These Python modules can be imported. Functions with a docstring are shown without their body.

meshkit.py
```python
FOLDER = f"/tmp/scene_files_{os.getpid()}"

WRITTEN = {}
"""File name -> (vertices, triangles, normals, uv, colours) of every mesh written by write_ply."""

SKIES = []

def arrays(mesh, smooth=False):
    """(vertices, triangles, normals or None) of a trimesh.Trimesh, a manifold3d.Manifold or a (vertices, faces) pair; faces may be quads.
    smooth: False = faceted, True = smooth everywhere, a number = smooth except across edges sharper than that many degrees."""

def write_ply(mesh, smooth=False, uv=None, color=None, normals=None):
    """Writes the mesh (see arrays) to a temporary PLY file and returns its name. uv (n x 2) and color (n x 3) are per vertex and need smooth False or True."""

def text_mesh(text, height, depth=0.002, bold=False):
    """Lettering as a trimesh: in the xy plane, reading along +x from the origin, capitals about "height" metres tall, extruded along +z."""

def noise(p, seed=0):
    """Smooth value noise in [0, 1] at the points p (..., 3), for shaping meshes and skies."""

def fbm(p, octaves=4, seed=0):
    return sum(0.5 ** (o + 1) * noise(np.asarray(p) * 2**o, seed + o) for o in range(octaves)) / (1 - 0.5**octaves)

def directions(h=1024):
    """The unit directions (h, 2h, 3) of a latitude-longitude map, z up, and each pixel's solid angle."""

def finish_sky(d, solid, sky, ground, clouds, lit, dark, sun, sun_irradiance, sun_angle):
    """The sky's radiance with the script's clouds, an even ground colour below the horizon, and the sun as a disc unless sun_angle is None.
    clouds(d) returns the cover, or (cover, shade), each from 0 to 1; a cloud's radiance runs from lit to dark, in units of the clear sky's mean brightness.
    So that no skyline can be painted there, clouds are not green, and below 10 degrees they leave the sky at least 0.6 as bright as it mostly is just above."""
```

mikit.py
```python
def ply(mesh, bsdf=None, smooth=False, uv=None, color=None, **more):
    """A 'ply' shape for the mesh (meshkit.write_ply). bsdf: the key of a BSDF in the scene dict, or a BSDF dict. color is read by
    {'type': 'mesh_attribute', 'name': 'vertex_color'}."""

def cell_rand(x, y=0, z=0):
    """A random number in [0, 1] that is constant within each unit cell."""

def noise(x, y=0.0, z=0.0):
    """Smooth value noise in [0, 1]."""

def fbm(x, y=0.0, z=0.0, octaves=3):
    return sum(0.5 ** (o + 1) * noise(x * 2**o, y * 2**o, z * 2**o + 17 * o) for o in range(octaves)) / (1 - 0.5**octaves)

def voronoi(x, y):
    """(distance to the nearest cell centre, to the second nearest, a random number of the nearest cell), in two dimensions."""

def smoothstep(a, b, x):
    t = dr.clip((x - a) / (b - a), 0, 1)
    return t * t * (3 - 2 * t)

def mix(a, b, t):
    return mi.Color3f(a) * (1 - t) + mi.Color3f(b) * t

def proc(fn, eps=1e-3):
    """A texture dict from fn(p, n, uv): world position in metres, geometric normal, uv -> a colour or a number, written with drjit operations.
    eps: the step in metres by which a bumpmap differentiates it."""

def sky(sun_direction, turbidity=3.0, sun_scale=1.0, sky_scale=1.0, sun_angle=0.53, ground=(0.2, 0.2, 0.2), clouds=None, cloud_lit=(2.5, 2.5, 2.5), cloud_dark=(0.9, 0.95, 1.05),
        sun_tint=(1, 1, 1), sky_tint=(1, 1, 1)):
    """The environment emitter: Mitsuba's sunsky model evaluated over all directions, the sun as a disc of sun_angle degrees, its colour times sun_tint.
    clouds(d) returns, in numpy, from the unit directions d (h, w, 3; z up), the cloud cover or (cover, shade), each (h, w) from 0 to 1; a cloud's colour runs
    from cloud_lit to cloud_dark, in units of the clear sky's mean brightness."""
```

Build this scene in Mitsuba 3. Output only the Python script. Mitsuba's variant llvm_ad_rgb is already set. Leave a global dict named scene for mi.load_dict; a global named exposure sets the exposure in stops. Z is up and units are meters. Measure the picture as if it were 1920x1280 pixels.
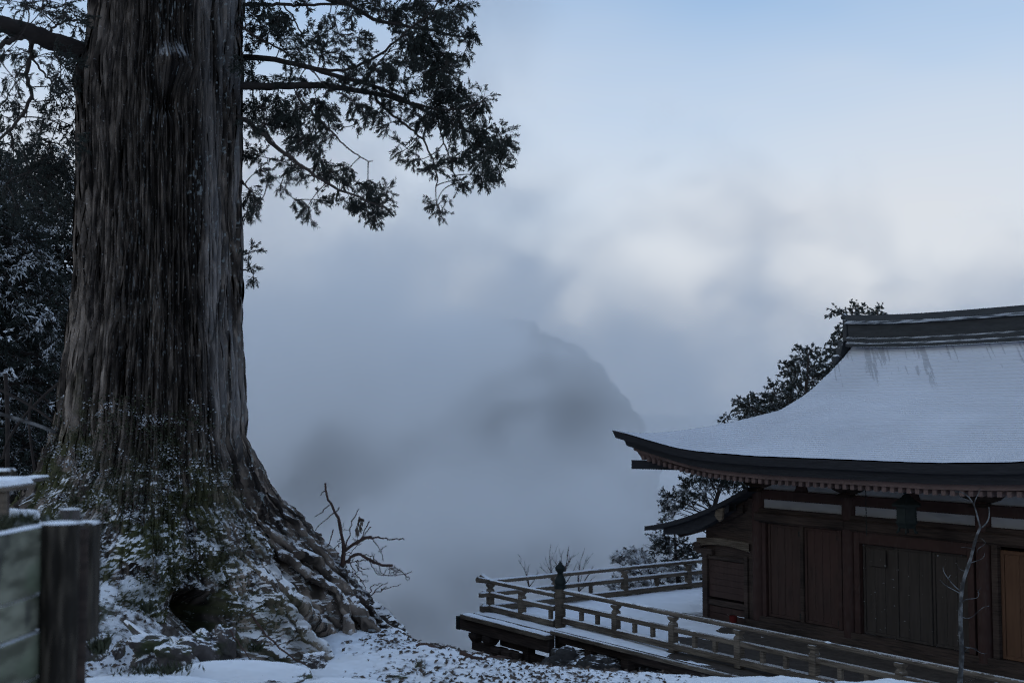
import math, numpy as np, trimesh, drjit as dr, mitsuba as mi, mikit, meshkit
from mikit import noise as tnoise, fbm as tfbm, smoothstep as tss, mix as tmix

T = mi.ScalarTransform4f
scene, labels = {}, {}
# ------------------------------------------------------------------ camera, sky, exposure
F, CZ = 2200.0, 1.6                                  # focal length in pixels of a 1920 wide frame, eye height above the terrace
PITCH = math.atan(137 / F)
exposure = 2.66
scene['camera'] = {'type': 'thinlens', 'fov': math.degrees(2 * math.atan(960 / F)), 'fov_axis': 'x', 'aperture_radius': 0.008, 'focus_distance': 14.0,
                   'near_clip': 0.1, 'far_clip': 6000.0,
                   'to_world': T().look_at(origin=[0, 0, CZ], target=[0, math.cos(PITCH), CZ + math.sin(PITCH)], up=[0, 0, 1])}


def veil(d):                                         # pale haze that whitens the sky towards the horizon, all the way round
    el = np.degrees(np.arcsin(np.clip(d[..., 2], -1, 1)))
    n = meshkit.fbm(d * [3, 3, 9], 4, 3)
    t = np.clip((23 - el + (n - .5) * 9) / 18, 0, 1)
    thin = .15 + .25 * (meshkit.fbm(d * [2.2, 2.2, 7], 5, 8) - .5)          # thin high cloud over all of it
    return thin + (.94 - thin) * t * t * (3 - 2 * t)


SUN_EL, SUN_AZ = math.radians(25), math.radians(-100)
scene['sky'] = mikit.sky([math.sin(SUN_AZ) * math.cos(SUN_EL), math.cos(SUN_AZ) * math.cos(SUN_EL), math.sin(SUN_EL)], turbidity=3, sun_scale=0.0,
                         sky_tint=(1.0, 1.02, 1.05), clouds=veil, cloud_lit=(1.50, 1.52, 1.575), cloud_dark=(1, 1, 1))


def at(px, py, Y):                                   # the point at distance Y in front of the eye that stands in the photograph at (px, py)
    dx, dz = (px - 960) / F, (640 - py) / F
    v = np.array([dx, math.cos(PITCH) - dz * math.sin(PITCH), math.sin(PITCH) + dz * math.cos(PITCH)])
    return v * (Y / v[1]) + [0, 0, CZ]


def ss(a, b, x):
    t = np.clip((np.asarray(x, float) - a) / (b - a), 0, 1)
    return t * t * (3 - 2 * t)


fbm, noise = meshkit.fbm, meshkit.noise


def n3(x, y=0., z=0.):
    return np.stack(np.broadcast_arrays(np.asarray(x, float), np.asarray(y, float), np.asarray(z, float)), -1)


# ------------------------------------------------------------------ materials
def diff(key, c):
    scene['m_' + key] = {'type': 'twosided', 'bsdf': {'type': 'diffuse', 'reflectance': {'type': 'rgb', 'value': list(c)}}}


def mat(key, fn, rough=.8, spec=.25, bump=None, bscale=1.0, eps=2e-3):
    b = {'type': 'principled', 'base_color': mikit.proc(fn), 'roughness': rough, 'specular': spec}
    if bump is not None:
        b = {'type': 'bumpmap', 'scale': bscale, 'arbitrary': mikit.proc(bump, eps=eps), 'bsdf': b}
    scene['m_' + key] = {'type': 'twosided', 'bsdf': b}


SNOW = (.80, .81, .83)


def snow_fn(p, n, uv):
    a = tfbm(p.x * 3, p.y * 3, p.z * 3, 3)
    return tmix((.74, .75, .78), (.84, .85, .87), a)


def snow_bump(p, n, uv):
    return tfbm(p.x * 22, p.y * 22, p.z * 22, 3) * .012 + tfbm(p.x * 110, p.y * 110, p.z * 110, 2) * .002


mat('snow', snow_fn, .9, .2, snow_bump)


def over_snow(col, p, n, lo=.25, hi=.7, amount=1.0, f=26.0):
    k = tfbm(p.x * f, p.y * f, p.z * f, 3)
    k2 = tfbm(p.x * 2.3, p.y * 2.3, p.z * 2.3, 2)
    s = tss(lo, hi, n.z + (k - .5) * .9 + (k2 - .5) * .5) * amount
    return tmix(col, SNOW, s)


def grain(p, f=14.0):                                # weathered wood seen from any side
    g = tfbm(p.x * f * .6 + p.z * f * 1.7, p.y * f * .6 - p.z * f * 1.3, p.z * f * .3, 4)
    return g


def dark_rock(p, n, uv):
    c = tmix((.018, .016, .015), (.07, .062, .055), tfbm(p.x * 14, p.y * 14, p.z * 14, 4))
    return tmix(c, SNOW, tss(.75, 1.05, n.z * .8 + (tfbm(p.x * 7, p.y * 7, p.z * 7, 4) - .5) * 1.8))


mat('dark_rock', dark_rock, .9, .2, lambda p, n, uv: tfbm(p.x * 30, p.y * 30, p.z * 30, 3) * .02)


def old_wood(p, n, uv):                              # grey-brown weathered timber of the railings, dusted on top
    g = tfbm(p.x * 6, p.y * 6, p.z * 60, 3)
    w = tfbm(p.x * 1.7, p.y * 1.7, p.z * 3, 2)
    c = tmix((.050, .037, .027), (.185, .148, .112), tss(.25, .75, .55 * g + .45 * w))
    return over_snow(c, p, n, .6, 1.0, .45, 40.0)


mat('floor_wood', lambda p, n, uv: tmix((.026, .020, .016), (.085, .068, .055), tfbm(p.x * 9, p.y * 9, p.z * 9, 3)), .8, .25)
mat('old_wood', old_wood, .85, .2, lambda p, n, uv: tfbm(p.x * 30, p.y * 30, p.z * 160, 2) * .004)


def beam_wood(p, n, uv):                             # darker, redder timber under the floor and in the lintels
    g = tfbm(p.x * 5, p.y * 5, p.z * 50, 3)
    w = tfbm(p.x * 1.3 + 7, p.y * 1.3, p.z * 2, 2)
    return tmix((.018, .013, .011), (.075, .050, .040), tss(.25, .8, .5 * g + .5 * w))


mat('beam_wood', beam_wood, .8, .25, lambda p, n, uv: tfbm(p.x * 30, p.y * 30, p.z * 150, 2) * .003)


def red_wood(p, n, uv):                              # worn vermilion paint
    g = tfbm(p.x * 4, p.y * 4, p.z * 7, 4)
    k = tfbm(p.x * 30, p.y * 30, p.z * 6, 2)
    c = tmix((.030, .015, .0125), (.058, .027, .022), g)
    return tmix(c, (.055, .035, .03), tss(.55, .75, k) * .6)


mat('red_wood', red_wood, .7, .3, lambda p, n, uv: tfbm(p.x * 60, p.y * 60, p.z * 9, 2) * .002)


def door_wood(p, n, uv):
    g = tfbm(p.x * 26, p.y * 26, p.z * 2.2, 4)
    w = tfbm(p.x * 1.6 + 3, p.y * 1.6, p.z * 1.1, 3)
    c = tmix((.030, .019, .016), (.075, .042, .034), g)
    return tmix(c, (.068, .032, .026), tss(.45, .75, w) * .5)


mat('door_wood', door_wood, .75, .25, lambda p, n, uv: tfbm(p.x * 70, p.y * 70, p.z * 5, 3) * .003)


def grey_wood(p, n, uv):
    g = tfbm(p.x * 24, p.y * 24, p.z * 1.8, 4)
    k = tnoise(p.x * 18, p.y * 18, p.z * 22)
    c = tmix((.030, .024, .0205), (.064, .051, .044), g)
    return tmix(c, (.3, .31, .33), tss(.90, .97, k) * .7)


mat('grey_wood', grey_wood, .8, .25, lambda p, n, uv: tfbm(p.x * 70, p.y * 70, p.z * 5, 3) * .003)
mat('orange_wood', lambda p, n, uv: tmix((.085, .040, .022), (.13, .065, .036), tfbm(p.x * 30, p.y * 30, p.z * 2, 3)), .7, .3)
mat('plaster', lambda p, n, uv: tmix((.30, .30, .31), (.40, .40, .40), tfbm(p.x * 3, p.y * 3, p.z * 5, 4)), .95, .1)
mat('rafter_wood', lambda p, n, uv: tmix((.07, .050, .048), (.17, .115, .105), tfbm(p.x * 3, p.y * 3, p.z * 3, 3)), .8, .2)
mat('shingle', lambda p, n, uv: tmix((.012, .012, .014), (.035, .036, .042), tfbm(p.x * 5, p.y * 5, p.z * 60, 3)), .75, .25,
    lambda p, n, uv: tfbm(p.x * 12, p.y * 12, p.z * 150, 2) * .006)


def metal(p, n, uv):                                 # old tarnished copper
    g = tfbm(p.x * 4, p.y * 4, p.z * 14, 4)
    c = tmix((.010, .012, .015), (.034, .038, .043), g)
    return over_snow(c, p, n, .55, .95, .9, 18.0)


mat('ridge_metal', metal, .6, .3, lambda p, n, uv: tfbm(p.x * 8, p.y * 8, p.z * 40, 2) * .003)
mat('ridge_snow', lambda p, n, uv: tmix((.03, .034, .038), (.36, .37, .39), tss(.3, .7, tfbm(p.x * 5, p.y * 5, p.z * 30, 3))), .8, .2)
mat('bronze', lambda p, n, uv: tmix((.008, .012, .012), (.022, .030, .028), tfbm(p.x * 20, p.y * 20, p.z * 20, 3)), .7, .2)


def roof_snow(p, n, uv):                             # thin snow; shingle edges and slipped streaks under the ridge show through; uv = (u, v) of the hall in metres
    k = tfbm(uv.x * 7, uv.y * 16, 0, 3)
    big = tfbm(uv.x * .8, uv.y * .8, 3, 3)
    c = tmix((.50, .52, .56), (.62, .64, .69), .5 * k + .5 * big)
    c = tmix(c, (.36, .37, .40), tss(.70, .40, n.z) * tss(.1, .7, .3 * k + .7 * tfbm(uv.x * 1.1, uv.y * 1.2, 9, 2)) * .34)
    sx = uv.x - (2.6 - uv.y) * .95                   # meltwater ran down a little aslant
    st = tfbm(sx * 22, uv.y * 2.2, 4, 3) * .75 + tfbm(sx * 3.2, uv.y * .3, 8, 2) * .45
    drop = tss(1.15, 2.5, uv.y)
    s = tss(.86, .95, st + drop * .20 + (tnoise(sx * 60, uv.y * 24, 2) - .5) * .12) * tss(.9, 1.7, uv.y)
    return tmix(c, (.16, .165, .18), s * .42)


mat('roof_snow', roof_snow, .9, .2, lambda p, n, uv: tfbm(uv.x * 14, uv.y * 30, 0, 3) * .004)


def bark(p, n, uv):                                  # uv = (angle in radians * .68, height)
    a, z = uv.x, uv.y
    fine = tfbm(a * 62, z * 8, 1, 4)
    strip = tfbm(a * 17 + tfbm(a * 4, z * .8, 3, 2) * 2, z * 1.1, 5, 3)
    big = tfbm(a * 2.6, z * .7, 7, 3)
    c = tmix((.030, .024, .021), (.30, .24, .195), tss(.32, .80, .55 * fine + .45 * strip)) * .95
    crack = tfbm(a * 42 + tfbm(a * 9, z * 1.6, 41, 2) * 1.2, z * 1.9, 43, 3)
    crack = 1 - dr.abs(2 * crack - 1)
    c = c * (1 - .66 * tss(.80, .97, crack))
    c = tmix(c, (.20, .195, .20), tss(.15, .55, a) * .55 * tss(.35, .65, strip) * tss(.9, 1.8, z))           # weathered grey right flank
    c = c * (1 - .52 * tss(.42, .62, big + .42 * (1 - dr.clip(dr.abs(a - .03) / .42, 0, 1)) - .17))  # wet dark streak down the front
    lich = tfbm(a * 110, z * 30, 11, 3) + .25 * (tfbm(a * 3, z * 1.2, 13, 2) - .5)
    c = tmix(c, (.26, .29, .29), tss(.70, .77, lich) * .6 * tss(-.5, .2, a))
    wound = tnoise(a * 170, z * 42, 17)
    c = tmix(c, (.5, .49, .47), tss(.94, .99, wound) * .5)
    mossy = tss(1.75, .9, z + (tfbm(a * 5, z * 3, 19, 3) - .5) * 1.3)
    c = tmix(c, tmix((.018, .020, .010), (.070, .076, .026), tfbm(a * 40, z * 40, 3, 2)), mossy * .85 * tss(.36, .56, tfbm(a * 10, z * 8, 23, 3)) * tss(.75, .1, a))
    k = .6 * tfbm(a * 46, z * 46, 29, 4) + .4 * tfbm(a * 12, z * 12, 37, 3)
    up = n.z + (k - .5) * 1.7 + .30 * tss(1.1, .1, z) - .16 * tss(.74, .95, a)
    s = tss(.58, .86, up) * tss(2.0, 1.1, z)
    flakes = tss(.955, .99, tnoise(a * 260, z * 120, 31)) * .45
    s = s * (.35 + .65 * tss(.38, .58, tfbm(a * 11, z * 11, 47, 3)))
    s = dr.maximum(s * .85, tss(.45, .9, n.z + (k - .5) * .9) * .20)
    return tmix(c, SNOW, dr.maximum(s, flakes))


mat('bark', bark, .9, .15, lambda p, n, uv: tfbm(uv.x * 70, uv.y * 5, 3, 4) * .016 + tfbm(uv.x * 200, uv.y * 12, 5, 2) * .004)
mat('branch_bark', lambda p, n, uv: tmix((.02, .016, .015), (.055, .045, .04), tfbm(p.x * 12, p.y * 12, p.z * 12, 3)), .9, .15)


def needles(p, n, uv):
    g = tfbm(p.x * 2.5, p.y * 2.5, p.z * 2.5, 2)
    return tmix((.010, .013, .012), (.028, .034, .027), g)


mat('needles', needles, .7, .25)


def needles_dusted(p, n, uv):
    c = needles(p, n, uv)
    k = tfbm(p.x * 6, p.y * 6, p.z * 6, 3)
    return tmix(c, (.6, .62, .64), tss(.40, .9, n.z + (k - .5) * 1.1) * .5)


mat('needles_dusted', needles_dusted, .8, .2)


def needles_snowy(p, n, uv):
    c = needles(p, n, uv)
    k = tfbm(p.x * 2.2, p.y * 2.2, p.z * 3.2, 3)
    return tmix(c, SNOW, tss(.10, .9, n.z * .7 + (k - .57) * 3.8) * .9)


mat('needles_snowy', needles_snowy, .85, .2)


def leaf(p, n, uv):
    g = tfbm(p.x * 30, p.y * 30, p.z * 30, 2)
    return tmix(tmix((.018, .022, .012), (.046, .052, .025), g), (.62, .63, .66), tss(.45, .85, n.z + (tfbm(p.x * 7, p.y * 7, p.z * 9, 3) - .58) * 2.6))


mat('leaf', leaf, .7, .3)
mat('bush_leaf', lambda p, n, uv: tmix(tmix((.02, .028, .018), (.075, .05, .038), tfbm(p.x * 5, p.y * 5, p.z * 5, 2)), SNOW, tss(.55, .9, n.z + (tfbm(p.x * 9, p.y * 9, p.z * 9, 2) - .5) * 1.3) * .85), .6, .35)


def ground_fn(p, n, uv):
    a = tfbm(p.x * 1.6, p.y * 1.6, 0, 3)
    b = tfbm(p.x * 13, p.y * 13, p.z * 13, 4)
    soil = tmix((.04, .034, .03), (.15, .125, .105), tfbm(p.x * 40, p.y * 40, p.z * 40, 2))
    soil = tmix(soil, (.035, .045, .018), tss(.5, .7, tfbm(p.x * 4, p.y * 4, 5, 2)) * .6)
    far = tss(14, 22, p.y)
    s = tss(.36, .50, .45 * a + .55 * b + (n.z - .82) * 1.1 + .05 - far * .12)
    return tmix(soil, (.78, .79, .81), s)


mat('ground', ground_fn, .9, .2, lambda p, n, uv: tfbm(p.x * 26, p.y * 26, p.z * 26, 3) * .02 + tfbm(p.x * 120, p.y * 120, p.z * 120, 2) * .004)
mat('forest_floor', lambda p, n, uv: tmix((.017, .020, .023), (.038, .043, .048), tfbm(p.x * .5, p.y * .5, p.z * .5, 4)), .95, .1)


def rock_fn(p, n, uv):
    c = tmix((.03, .026, .025), (.12, .105, .10), tfbm(p.x * 14, p.y * 14, p.z * 14, 4))
    c = tmix(c, (.045, .06, .02), tss(.5, .7, tfbm(p.x * 7 + 4, p.y * 7, p.z * 7, 3)) * .7)
    return over_snow(c, p, n, .52, .75, .97, 10.0)


mat('rock', rock_fn, .9, .2, lambda p, n, uv: tfbm(p.x * 40, p.y * 40, p.z * 40, 3) * .01)
mat('litter', lambda p, n, uv: tmix((.025, .019, .016), (.12, .09, .07), tnoise(p.x * 30, p.y * 30, p.z * 30)), .8, .2)


def mossy_board(p, n, uv):
    g = tfbm(p.x * 9, p.y * 9, p.z * 26, 4)
    c = tmix((.075, .075, .055), (.215, .215, .165), tss(.25, .75, g))
    c = tmix(c, (.10, .125, .080), tss(.5, .72, tfbm(p.x * 5, p.y * 5, p.z * 8, 3)) * .6)
    c = tmix(c, (.035, .035, .032), tss(.55, .75, tfbm(p.x * 14, p.y * 14, p.z * 6 + 4, 4)) * .7)
    return over_snow(c, p, n, .5, .8, 1.0, 20.0)


mat('mossy_board', mossy_board, .9, .2, lambda p, n, uv: tfbm(p.x * 40, p.y * 40, p.z * 90, 3) * .006)


def post_wood(p, n, uv):
    g = tfbm(p.x * 60, p.y * 60, p.z * 7, 4)
    c = tmix((.016, .013, .010), (.085, .070, .054), tss(.36, .86, g + .14 * (tnoise(p.x * 5, p.y * 5, p.z * 3) - .5)))
    return over_snow(c, p, n, .6, .9, 1.0, 20.0)


mat('post_wood', post_wood, .85, .2, lambda p, n, uv: tfbm(p.x * 60, p.y * 60, p.z * 8, 3) * .01)
mat('pale_bark', lambda p, n, uv: tmix((.035, .033, .032), (.15, .15, .15), tss(.35, .7, tfbm(p.x * 14, p.y * 14, p.z * 12, 3))), .85, .2)
mat('twig_bark', lambda p, n, uv: tmix((.03, .018, .015), (.09, .055, .045), tnoise(p.x * 20, p.y * 20, p.z * 20)), .8, .2)
diff('red_paint', (.10, .018, .016))
diff('far_wood', (.022, .026, .022))


# ------------------------------------------------------------------ builders
def key_for(name):
    if name not in scene and name not in labels:
        return name
    k = 1
    while f'{name}_{k:03d}' in scene or f'{name}_{k:03d}' in labels:
        k += 1
    return f'{name}_{k:03d}'


def thing(name, label, cat, group=None, kind=None):
    k = key_for(name)
    labels[k] = {'label': label, 'category': cat}
    if group: labels[k]['group'] = group
    if kind: labels[k]['kind'] = kind
    return k


def solid(name, mesh, m, label, cat, group=None, kind=None, smooth=False, **kw):
    k = thing(name, label, cat, group, kind)
    scene[k] = mikit.ply(mesh, 'm_' + m, smooth=smooth, **kw)
    return k


def struct(name, mesh, m, label, smooth=True, **kw):
    scene[name] = mikit.ply(mesh, 'm_' + m, smooth=smooth, **kw)
    labels[name] = {'label': label, 'category': name.split('_')[-1], 'kind': 'structure'}


def part(parent, name, mesh, m, smooth=False, label=None, kind=None, **kw):
    k = parent + '__' + name
    if k in scene:
        i = 1
        while f'{k}_{i:03d}' in scene: i += 1
        k = f'{k}_{i:03d}'
    scene[k] = mikit.ply(mesh, 'm_' + m, smooth=smooth, **kw)
    if label or kind:
        labels[k] = {**({'label': label} if label else {}), **({'kind': kind} if kind else {})}
    return k


def cat(ms):
    vs, fs, o = [], [], 0
    for m in ms:
        v, f = (m.vertices, m.faces) if hasattr(m, 'vertices') else m
        f = np.asarray(f)
        if f.shape[1] == 4: f = np.vstack([f[:, [0, 1, 2]], f[:, [0, 2, 3]]])
        vs.append(np.asarray(v, float)); fs.append(f + o); o += len(v)
    return np.vstack(vs), np.vstack(fs)


def box(x0, x1, y0, y1, z0, z1, c=.008):              # chamfered box
    x0, x1 = min(x0, x1), max(x0, x1); y0, y1 = min(y0, y1), max(y0, y1); z0, z1 = min(z0, z1), max(z0, z1)
    c = min(c, .3 * min(x1 - x0, y1 - y0, z1 - z0))
    p = []
    for sx, X in ((-1, x0), (1, x1)):
        for sy, Y in ((-1, y0), (1, y1)):
            for sz, Z in ((-1, z0), (1, z1)):
                p += [[X, Y - sy * c, Z - sz * c], [X - sx * c, Y, Z - sz * c], [X - sx * c, Y - sy * c, Z]]
    m = trimesh.convex.convex_hull(np.array(p))
    return np.array(m.vertices), np.array(m.faces)


def hull(p):
    m = trimesh.convex.convex_hull(np.asarray(p, float))
    return np.array(m.vertices), np.array(m.faces)


def tube(pts, rad, sides=8, cap=True):
    p = np.asarray(pts, float)
    r = np.broadcast_to(np.asarray(rad, float), (len(p),))
    t = np.gradient(p, axis=0)
    t /= np.linalg.norm(t, axis=1, keepdims=True) + 1e-12
    a = np.cross(t, [0.13, 0.37, .92])
    bad = np.linalg.norm(a, axis=1) < .25
    a[bad] = np.cross(t[bad], [1.0, .1, 0])
    a /= np.linalg.norm(a, axis=1, keepdims=True)
    for i in range(1, len(p)):                        # carry the frame along
        b = a[i - 1] - t[i] * (a[i - 1] @ t[i]); nb = np.linalg.norm(b)
        if nb > .2: a[i] = b / nb
    b = np.cross(t, a)
    ang = np.arange(sides) * 2 * math.pi / sides
    v = p[:, None] + r[:, None, None] * (np.cos(ang)[None, :, None] * a[:, None] + np.sin(ang)[None, :, None] * b[:, None])
    n = len(p)
    i, j = np.meshgrid(np.arange(n - 1), np.arange(sides), indexing='ij')
    q = np.stack([i * sides + j, i * sides + (j + 1) % sides, (i + 1) * sides + (j + 1) % sides, (i + 1) * sides + j], -1).reshape(-1, 4)
    f = np.vstack([q[:, [0, 1, 2]], q[:, [0, 2, 3]]]); v = v.reshape(-1, 3)
    if cap:
        v = np.vstack([v, p[:1], p[-1:]]); k = np.arange(sides)
        f = np.vstack([f, np.stack([(k + 1) % sides, k, k * 0 + n * sides], 1), np.stack([(n - 1) * sides + k, (n - 1) * sides + (k + 1) % sides, k * 0 + n * sides + 1], 1)])
    return v, f


def lathe(prof, sides=20, centre=(0, 0, 0)):          # prof: (radius, height) from the bottom up
    pr = np.asarray(prof, float); ang = np.arange(sides) * 2 * math.pi / sides
    v = np.stack([pr[:, None, 0] * np.cos(ang), pr[:, None, 0] * np.sin(ang), np.broadcast_to(pr[:, None, 1], (len(pr), sides))], -1).reshape(-1, 3) + centre
    i, j = np.meshgrid(np.arange(len(pr) - 1), np.arange(sides), indexing='ij')
    q = np.stack([i * sides + j, i * sides + (j + 1) % sides, (i + 1) * sides + (j + 1) % sides, (i + 1) * sides + j], -1).reshape(-1, 4)
    return v, np.vstack([q[:, [0, 1, 2]], q[:, [0, 2, 3]]])


def grid_mesh(P):                                     # P (a, b, 3)
    a, b = P.shape[:2]
    i = np.arange(a * b).reshape(a, b)
    q = np.stack([i[:-1, :-1], i[1:, :-1], i[1:, 1:], i[:-1, 1:]], -1).reshape(-1, 4)
    return P.reshape(-1, 3), np.vstack([q[:, [0, 1, 2]], q[:, [0, 2, 3]]])


def curve(pts, n=12):                                 # smooth line through the points
    p = np.asarray(pts, float)
    if len(p) < 3: return p[0] + (p[-1] - p[0]) * np.linspace(0, 1, n)[:, None]
    from scipy.interpolate import PchipInterpolator, CubicSpline
    s = np.r_[0, np.cumsum(np.linalg.norm(np.diff(p, axis=0), axis=1) + 1e-9)]
    return CubicSpline(s, p)(np.linspace(0, s[-1], n))


def unit(v):
    return v / (np.linalg.norm(v, axis=-1, keepdims=True) + 1e-12)


def spindles(p0, d, L, R, bend=0.25, rng=None):       # many thin needles-covered shoots: a base, a ring of four, a tip
    n = len(p0)
    d = unit(d); a = unit(np.cross(d, n3(np.full(n, .21), .77, .61))); b = np.cross(d, a)
    L = np.broadcast_to(L, (n,))[:, None]; R = np.broadcast_to(R, (n,))[:, None]
    mid = p0 + d * L * .42
    tip = p0 + d * L + n3(np.zeros(n), 0, -1) * L * bend * .3
    v = np.stack([p0, mid + a * R, mid + b * R, mid - a * R, mid - b * R, tip], 1)
    f = np.array([[0, 2, 1], [0, 3, 2], [0, 4, 3], [0, 1, 4], [5, 1, 2], [5, 2, 3], [5, 3, 4], [5, 4, 1]])
    return v.reshape(-1, 3), (f[None] + (np.arange(n) * 6)[:, None, None]).reshape(-1, 3)


def leaves(p0, d, nrm, L, W):                         # pointed oval leaves, four triangles each, faces turned upwards
    n = len(p0)
    d = unit(d); s = unit(np.cross(nrm, d)); u = np.cross(d, s)
    fl = np.where(u[:, 2:] < 0, -1., 1.); s = s * fl; u = u * fl
    L = np.broadcast_to(L, (n,))[:, None]; W = np.broadcast_to(W, (n,))[:, None]
    v = np.stack([p0, p0 + d * L * .45 + s * W + u * W * .25, p0 + d * L * .5 - u * 0, p0 + d * L * .45 - s * W + u * W * .25, p0 + d * L - u * W * .3], 1)
    f = np.array([[0, 2, 1], [0, 3, 2], [4, 1, 2], [4, 2, 3]])
    return v.reshape(-1, 3), (f[None] + (np.arange(n) * 5)[:, None, None]).reshape(-1, 3)


def rand_ball(rng, n):
    v = unit(rng.normal(size=(n, 3)))
    return v * rng.random((n, 1)) ** (1 / 3)


def tufts(rng, c, R, src, size, dens=1.0, droop=.45, fingers=20, fat=.10):
    """One spray of cedar foliage: tufts of shoots filling the ball (c, R), each on a twig that comes from src. Returns (shoots, twigs)."""
    n = max(3, int(dens * 13 * (R / (size * 2.2)) ** 2))
    off = rand_ball(rng, n) * R * np.array([1, 1.1, .95])
    p = c + off
    out = unit(unit(c - src) * .8 + off / max(R, 1e-6) * .9 + rng.normal(size=(n, 3)) * .35 + [0, 0, -droop])
    k = rng.integers(fingers - 2, fingers + 3, n)
    idx = np.repeat(np.arange(n), k)
    m = len(idx)
    d = unit(out[idx] * .85 + rng.normal(size=(m, 3)) * .55)
    t = rng.random((m, 1))                              # shoots stand all along the branchlet and get shorter towards its tip
    base = p[idx] + out[idx] * t * size * 1.9 + rng.normal(size=(m, 3)) * size * .06
    L = size * (.55 + .55 * rng.random(m)) * (1.15 - .45 * t[:, 0])
    sh = spindles(base, d, L, size * fat * (.8 + .4 * rng.random(m)))
    tw = []
    for i in range(n):
        q = c + off[i] * .25 + rng.normal(size=3) * R * .05
        tw.append(tube(np.stack([q, (q + p[i]) / 2 + [0, 0, .06 * R], p[i] + out[i] * size * 1.5]), [size * .075, size * .06, size * .035], 3, False))
    return sh, tw


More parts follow.
